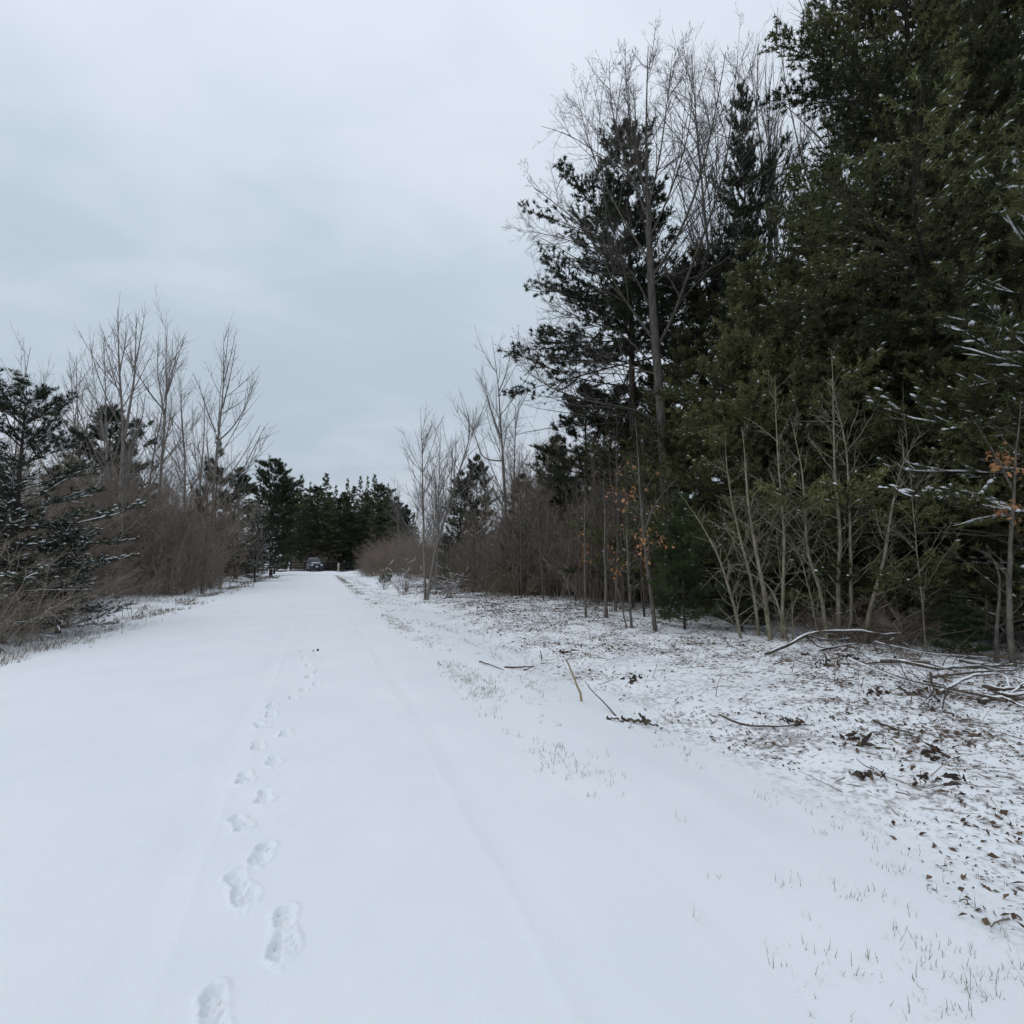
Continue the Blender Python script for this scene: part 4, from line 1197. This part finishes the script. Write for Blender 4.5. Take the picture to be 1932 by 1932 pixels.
# clods of bark and roots poking through the snow
def clod(label, vx, vy, sx, sy, sz, seed):
    rng = np.random.default_rng(seed)
    p = gnd(vx, vy)
    t = thing('bark_clod', label, 'clod', (p[0], p[1], float(height(*p))), rng.uniform(0, 3))
    for k in range(7):
        P = grow(rng, np.array([[rng.normal(0, sx * 0.3), rng.normal(0, sy * 0.3), 0.0]]), np.array([[rng.normal(), rng.normal(), 0.12]]), np.array([sx * rng.uniform(0.5, 1.0)]), 6, 0.3, -0.12)
        m = MB()
        tubes(m, P, (sz * 0.16 * np.array([0.5, 1, 0.9, 1, 0.7, 0.2]))[None] * rng.uniform(0.6, 1.1), 5)
        m.build('bark_piece', M_BARK_DARK, t, smooth=False)
    leaf_cluster(rng.normal(0, 1, (26, 3)) * np.array([sx * 0.5, sy * 0.5, sz * 0.12]) + np.array([0, 0, sz * 0.25]), 0.06, rng, 0.2).build('foliage', M_LITTER, t, smooth=False, kind='stuff')


for i, (lab, zz, s) in enumerate((('dark bark clod in the middle of the litter strip', (1010, 1012), 0.22), ('brown clod near the far edge of the litter strip below the propped branch', (860, 672), 0.3),
                                  ('reddish clod right of the propped branch clod', (985, 640), 0.22), ('small dark clod below the longest snowy branch', (1340, 808), 0.18), ('small clod above the bottom sticks on the right', (1075, 1165), 0.17),
                                  ('dark clod at the right end of the long bare stick', (700, 925), 0.16), ('lumpy clod at the lower right in the litter', (1480, 1110), 0.22), ('lowest brown clod on the right', (1450, 1215), 0.24), ('brown clod beside the curved snowy branch', (1160, 830), 0.17))):
    v = zd(zz)[0]
    clod(lab, v[0], v[1], s, s * 0.8, s * 0.45, 300 + i)
v = zc((1420, 885))[0]
clod('matted dark leaf clod at the upper middle of the litter strip', v[0], v[1], 0.3, 0.25, 0.16, 320)
v = zc((850, 680))[0]
clod('dark leaf clod behind the yellowish stripped stick', v[0], v[1], 0.28, 0.2, 0.12, 321)
# the dark speck on the road
p = gnd(592, 1231)
dl = leaf_cluster(np.array([[0, 0, 0.02], [0.05, 0.01, 0.02]]), 0.07, np.random.default_rng(5), 0.1).build('dead_leaf', M_LITTER, None, False)
dl.location = (p[0], p[1], 0.03)
tag(dl, 'lone dark curled leaf lying on the snowy road', 'leaf')

# ------------------------------------------------------------------ leaf litter, twigs and grass
rl = np.random.default_rng(400)
def scatter_xy(n, x0, x1, y0, y1, k=1.6):
    y = y0 + (y1 - y0) * rl.uniform(size=n) ** k
    return rl.uniform(x0, x1, n), y


x, y = scatter_xy(185000, 2.6, 15, 1.2, 34)
dens = litter_mask(x, y) * np.clip(0.36 + 0.028 * np.clip(y - 3, 0, 12) + 2.0 * fbm(x * 1.0, y * 1.0, 41) + 1.5 * vnoise(x * 4.5, y * 4.5, 43), 0.02, 1)
keep = rl.uniform(size=len(x)) < dens
x, y = x[keep], y[keep]
C = np.stack([x, y, height(x, y) + rl.uniform(-0.012, 0.02, len(x))], 1)
n = len(C)
lm = MB()
a = rl.uniform(0, 6.283, n)
tl = rl.normal(0, 0.5, (n, 2))
A = unit(np.stack([np.cos(a), np.sin(a), tl[:, 0]], 1))
Bv = unit(np.cross(A, np.stack([tl[:, 1] * 0.7, tl[:, 0] * 0.4, np.ones(n)], 1)))
s = (np.clip(rl.lognormal(-4.25, 0.45, n), 0.005, 0.05) * (1 + np.clip(y - 4, 0, 20) * 0.05))[:, None]
wd = rl.uniform(0.2, 0.6, n)[:, None]
up = np.array([0, 0, 1.0])
V = np.stack([C - A * s, C + Bv * s * wd + up * s * 0.5 * rl.uniform(-0.2, 1, (n, 1)), C + A * s + up * s * 0.4 * rl.uniform(-1, 1, (n, 1)), C - Bv * s * wd + up * s * 0.2], 1)
lm.add(V.reshape(-1, 3), tris=(np.array([[0, 1, 2], [0, 2, 3]])[None] + (np.arange(n) * 4)[:, None, None]).reshape(-1, 3), tone=np.repeat(np.clip(rl.normal(0.42, 0.26, n), 0, 1), 4))
o = lm.build('leaf_litter', M_LITTER, None, False, 'stuff')
tag(o, 'brown dead leaves poking through thin snow on the cleared strip', 'leaf litter')

x, y = scatter_xy(26000, 2.6, 15, 1.2, 34)
dens = litter_mask(x, y) * np.clip(0.35 + 1.5 * fbm(x * 0.9, y * 0.9, 45), 0.03, 1)
keep = rl.uniform(size=len(x)) < dens * 0.5
x, y = x[keep], y[keep]
n = len(x)
a = rl.uniform(0, 6.283, n)
up_ = np.where(rl.uniform(size=n) < 0.10, rl.uniform(0.5, 1.6, n), rl.uniform(-0.05, 0.12, n))
P = grow(rl, np.stack([x, y, height(x, y) + 0.004], 1), np.stack([np.cos(a), np.sin(a), up_], 1), rl.uniform(0.08, 0.42, n) * np.where(up_ > 0.4, 1.2, 1), 4, 0.15, -0.01)
tw = MB()
tubes(tw, P, rl.uniform(0.0022, 0.006, n)[:, None] * np.linspace(1, 0.5, 4)[None], 3, rl.uniform(0, 1, n))
o = tw.build('ground_twigs', M_TWIG, None, True, 'stuff')
tag(o, 'scattered small twigs over the leaf litter', 'twigs')


def grass(label, x, y, hmin, hmax, per=4):
    n = len(x)
    x = np.repeat(x, per) + rl.normal(0, 0.025, n * per)
    y = np.repeat(y, per) + rl.normal(0, 0.025, n * per)
    n = len(x)
    a = rl.uniform(0, 6.283, n)
    k = rl.uniform(0.1, 0.7, n)
    P = grow(rl, np.stack([x, y, height(x, y) - 0.01], 1), np.stack([np.cos(a) * k, np.sin(a) * k, np.ones(n)], 1), rl.uniform(hmin, hmax, n), 4, 0.12, -0.12)
    m = MB()
    T = unit(np.cross(P[:, -1] - P[:, 0], np.array([0.3, 0.2, 1.0])))
    w = np.array([1, 0.9, 0.6, 0.05]) * (0.0010 + 0.0002 * np.clip(y, 0, 40))[:, None]
    Lf = P - T[:, None] * w[:, :, None]
    Rt = P + T[:, None] * w[:, :, None]
    V = np.stack([Lf, Rt], 2).reshape(n, 8, 3)
    q = np.array([[0, 1, 3, 2], [2, 3, 5, 4], [4, 5, 7, 6]])
    m.add(V.reshape(-1, 3), quads=(q[None] + (np.arange(n) * 8)[:, None, None]).reshape(-1, 4), tone=np.repeat(np.clip(rl.normal(0.45, 0.25, n), 0, 1), 8))
    o = m.build('grass', M_GRASS, None, True, 'stuff')
    tag(o, label, 'grass')


def keep_by(x, y, d):
    k = rl.uniform(size=len(x)) < d
    return x[k], y[k]


x, y = scatter_xy(26000, 1.55, 4.6, 1.3, 60, 1.7)
edge = 1.5 * np.exp(-((x - 1.95) / 0.22) ** 2) * sstep(2.8, 5, y) + 0.30 * np.exp(-((x - 2.9) / 0.8) ** 2)
x, y = keep_by(x, y, edge * np.clip(0.35 + 1.8 * fbm(x * 1.6, y * 0.8, 51), 0.0, 1) * 0.8)
grass('dry grass blades along the right edge of the road', x, y, 0.025, 0.075)
x, y = scatter_xy(26000, -7.2, -3.85, 6.0, 62, 1.6)
edge = 0.9 * np.exp(-((x + 4.9) / 0.75) ** 2) + 0.35 * sstep(-5.5, -6.2, x)
x, y = keep_by(x, y, edge * np.clip(0.28 + 1.7 * fbm(x * 1.4, y * 0.7, 53), 0.02, 1) * 0.6)
grass('dry grass blades along the left edge of the road', x, y, 0.05, 0.15, 4)
# ================================================================== far end: posts, fence, car
M_POST = m_plain('white_post_paint', (0.80, 0.80, 0.78), 0.6)
M_POST2 = m_plain('weathered_post_wood', (0.50, 0.46, 0.42), 0.8)
M_REFL = m_plain('reflector', (0.80, 0.80, 0.80), 0.3)


def box(mb, c, s, bev=0.0):
    x, y, z = np.array(s) / 2.0
    b = min(bev, x, y, z)
    ring = lambda ex, ey, zz: [(-ex, -ey, zz), (ex, -ey, zz), (ex, ey, zz), (-ex, ey, zz)]
    if b > 0:
        V = ring(x - b, y - b, -z) + ring(x, y, -z + b) + ring(x, y, z - b) + ring(x - b, y - b, z)
        L = 4
    else:
        V = ring(x, y, -z) + ring(x, y, z)
        L = 2
    q = [(3, 2, 1, 0), tuple((L - 1) * 4 + i for i in range(4))]
    for l in range(L - 1):
        for i in range(4):
            j = (i + 1) % 4
            q.append((l * 4 + i, l * 4 + j, l * 4 + 4 + j, l * 4 + 4 + i))
    mb.add(np.array(V) + np.array(c), quads=q)
    return mb


for x, y, lab, m_, tilt in ((-4.05, 82.0, 'white post left of the parked car', M_POST, 5), (2.85, 80.0, 'weathered greyish post right of the parked car', M_POST2, 0)):
    t = thing('marker_post', lab, 'post', (x, y, float(height(x, y))))
    t.rotation_euler = (0, rad(tilt), 0)
    box(MB(), (0, 0, 0.55), (0.18, 0.18, 1.3), 0.02).build('post', m_, t, False)
    cap = MB()
    cap.add(np.array([(-.15, -.09, 1.2), (.15, -.09, 1.2), (.15, .09, 1.2), (-.15, .09, 1.2), (0, 0, 1.42)]), quads=[(3, 2, 1, 0)], tris=[(0, 1, 4), (1, 2, 4), (2, 3, 4), (3, 0, 4)])
    cap.build('cap', M_SNOW if tilt else m_, t, False)
    box(MB(), (0, -0.11, 1.05), (0.3, 0.03, 0.36), 0.01).build('marker_plate', M_REFL if tilt else m_, t, False)

M_RAIL = m_noise('dark_rail_wood', (0.022, 0.021, 0.021), (0.05, 0.047, 0.044), 7, 0.85, 0.4)
fx = thing('rail_fence', 'dark three-rail fence across the far end behind the parked car', 'fence', (0, 93.2, float(height(0, 93.2))))
for px in np.arange(-8.4, 6.7, 2.1):
    po = box(MB(), (px, 0, 0.72), (0.2, 0.2, 1.5), 0.02).build('post', M_RAIL, fx, False)
    box(MB(), (px, 0, 1.50), (0.2, 0.2, 0.05), 0.02).build('snow', M_SNOW, po)
for z in (0.45, 0.85, 1.25):
    for px in np.arange(-8.4, 6.2, 2.1):
        box(MB(), (px + 1.05, -0.14, z), (2.08, 0.05, 0.15), 0.01).build('rail', M_RAIL, fx, False)

# --- car
M_PAINT, _nt, _bs = mat_new('dark_blue_grey_paint')
_n = noise(_nt, 3, 2)
_r = ramp2(_nt, (0.020, 0.029, 0.041), (0.029, 0.040, 0.055))
_nt.links.new(_n.outputs[0], _r.inputs[0])
_nt.links.new(_r.outputs[0], _bs.inputs['Base Color'])
_bs.inputs['Roughness'].default_value = 0.5
_bs.inputs['Specular IOR Level'].default_value = 0.2
_bs.inputs['Coat Weight'].default_value = 0.15
_bs.inputs['Coat Roughness'].default_value = 0.1
M_GLASS = m_plain('dark_window_glass', (0.02, 0.026, 0.03), 0.08)
M_TYRE = m_plain('tyre_rubber', (0.02, 0.02, 0.02), 0.9)
M_RIM = m_plain('alloy_rim', (0.35, 0.36, 0.37), 0.35, 0.8)
M_LAMP = m_plain('headlight_lens', (0.62, 0.66, 0.70), 0.15)
M_BLACK = m_plain('black_trim', (0.015, 0.016, 0.018), 0.5)
M_PLATE = m_plain('licence_plate', (0.6, 0.62, 0.65), 0.5)

car = thing('parked_car', 'dark blue-grey sport utility vehicle parked facing the camera at the road end', 'car', (-0.45, 82.8, 0.05), rad(8), (1.0, 1.0, 1.1))


def loft(rings):
    mb = MB()
    n = len(rings[0])
    V = np.concatenate([np.array(r) for r in rings])
    q = []
    for k in range(len(rings) - 1):
        for i in range(n):
            j = (i + 1) % n
            q.append((k * n + i, k * n + j, k * n + n + j, k * n + n + i))
    mb.add(V, quads=q)
    for k, rev in ((0, True), (len(rings) - 1, False)):
        c = mb.n
        ctr = np.mean(rings[k], axis=0)
        mb.add([ctr], tris=None)
        t = [(k * n + (i + 1) % n, k * n + i, c) if rev else (k * n + i, k * n + (i + 1) % n, c) for i in range(n)]
        mb.t.append(np.array(t))
    return mb


def sect(y, hw, zb, zt, shoulder):
    """cross section of the lower body: rounded box"""
    return [(-hw + 0.10, y, zb), (hw - 0.10, y, zb), (hw, y, zb + 0.12), (hw, y, shoulder - 0.06), (hw - 0.04, y, shoulder), (hw - 0.22, y, zt), (-hw + 0.22, y, zt), (-hw + 0.04, y, shoulder), (-hw, y, shoulder - 0.06), (-hw, y, zb + 0.12)]


rings = [sect(-2.28, 0.78, 0.42, 0.80, 0.74), sect(-2.20, 0.88, 0.32, 0.94, 0.88), sect(-2.0, 0.93, 0.28, 1.02, 0.96), sect(-1.2, 0.95, 0.26, 1.10, 1.02), sect(-0.6, 0.95, 0.26, 1.12, 1.05), sect(1.2, 0.95, 0.26, 1.12, 1.06), sect(2.1, 0.92, 0.30, 1.08, 1.02), sect(2.26, 0.84, 0.42, 0.95, 0.90)]
loft(rings).build('body', M_PAINT, car)


def cab(y, z, hw):
    return (-hw, y, z), (hw, y, z)


roof = loft([[(-0.86, -0.95, 1.08), (0.86, -0.95, 1.08), (0.88, 2.0, 1.08), (-0.88, 2.0, 1.08)],
             [(-0.78, -0.55, 1.40), (0.78, -0.55, 1.40), (0.80, 1.95, 1.40), (-0.80, 1.95, 1.40)],
             [(-0.68, -0.15, 1.68), (0.68, -0.15, 1.68), (0.70, 1.75, 1.68), (-0.70, 1.75, 1.68)],
             [(-0.58, 0.05, 1.74), (0.58, 0.05, 1.74), (0.60, 1.6, 1.74), (-0.60, 1.6, 1.74)]])
roof.build('cabin', M_PAINT, car, False)
MB().add(np.array([(-0.74, -0.935, 1.115), (0.74, -0.935, 1.115), (0.62, -0.195, 1.645), (-0.62, -0.195, 1.645)]) + np.array([0, -0.02, 0.02]), quads=[(0, 1, 2, 3)]).build('windshield', M_GLASS, car, False)
for sx in (-1, 1):
    for y0, y1 in ((-0.35, 0.55), (0.65, 1.5)):
        b0, b1 = 0.872, 0.765
        w = MB().add(np.array([(sx * b0, y0 - 0.2 * (y0 < 0), 1.15), (sx * b0, y1, 1.15), (sx * b1, y1, 1.58), (sx * b1, y0 + 0.1, 1.58)]) + np.array([sx * 0.012, 0, 0]), quads=[(0, 1, 2, 3)])
        w.build('side_window', M_GLASS, car, False)
    box(MB(), (sx * 1.02, -0.72, 1.16), (0.20, 0.12, 0.15), 0.03).build('mirror', M_PAINT, car)
    box(MB(), (sx * 0.66, -2.23, 0.82), (0.34, 0.14, 0.16), 0.04).build('headlight', M_LAMP, car)
    box(MB(), (sx * 0.66, -2.27, 0.52), (0.20, 0.06, 0.09), 0.02).build('fog_lamp', M_LAMP, car)
    for y in (-1.42, 1.38):
        wh = link('wheel', None, car)
        wh.location = (sx * 0.83, y, 0.36)
        a = np.linspace(0, 2 * math.pi, 24, endpoint=False)
        tyre = MB()
        prof = [(0.24, -0.11), (0.33, -0.115), (0.36, -0.08), (0.36, 0.08), (0.33, 0.115), (0.24, 0.11)]
        V = np.array([[(xo, r * math.cos(t), r * math.sin(t)) for t in a] for r, xo in prof]).reshape(-1, 3)
        q = []
        for k in range(len(prof)):
            for i in range(24):
                k2, j = (k + 1) % len(prof), (i + 1) % 24
                q.append((k * 24 + i, k * 24 + j, k2 * 24 + j, k2 * 24 + i))
        tyre.add(V, quads=q).build('tyre', M_TYRE, wh)
        rim = MB()
        V = np.array([(0, 0, 0)] + [(0.0, (0.245 if i % 4 < 2 else 0.235) * math.cos(t), (0.245 if i % 4 < 2 else 0.235) * math.sin(t)) for i, t in enumerate(a)])
        V[:, 0] = sx * 0.09
        V[0, 0] = sx * 0.06
        rim.add(V, tris=[(0, 1 + i, 1 + (i + 1) % 24) for i in range(24)]).build('rim', M_RIM, wh, False)
box(MB(), (0, -2.285, 0.80), (0.86, 0.06, 0.17), 0.02).build('grille', M_BLACK, car)
box(MB(), (0, -2.33, 0.81), (0.26, 0.03, 0.07), 0.01).build('emblem', M_RIM, car)
box(MB(), (0, -2.29, 0.52), (1.55, 0.10, 0.20), 0.04).build('bumper', M_BLACK, car)
box(MB(), (0, -2.355, 0.60), (0.32, 0.02, 0.13), 0.005).build('licence_plate', M_PLATE, car)
X, Yg = np.meshgrid(np.linspace(-0.6, 0.6, 13), np.linspace(-1.65, -1.05, 9))
hd = 0.045 * (1 - (np.abs(X) / 0.62) ** 4) + 1.035 + 0.09 * (Yg + 2.0) + 0.01 * vnoise(X * 6, Yg * 6, 3)
i_ = np.arange(13 * 9).reshape(9, 13)
MB().add(np.stack([X, Yg, hd], -1), quads=np.stack([i_[:-1, :-1], i_[:-1, 1:], i_[1:, 1:], i_[1:, :-1]], -1)).build('hood_snow', M_SNOW, car)
X, Yg = np.meshgrid(np.linspace(-0.6, 0.6, 13), np.linspace(-0.02, 1.7, 9))
hd = 1.745 + 0.05 * (1 - (np.abs(X) / 0.62) ** 6) * np.clip((Yg + 0.1) * 6, 0, 1) + 0.01 * vnoise(X * 5, Yg * 5, 4)
MB().add(np.stack([X, Yg, hd], -1), quads=np.stack([i_[:-1, :-1], i_[:-1, 1:], i_[1:, 1:], i_[1:, :-1]], -1)).build('roof_snow', M_SNOW, car)
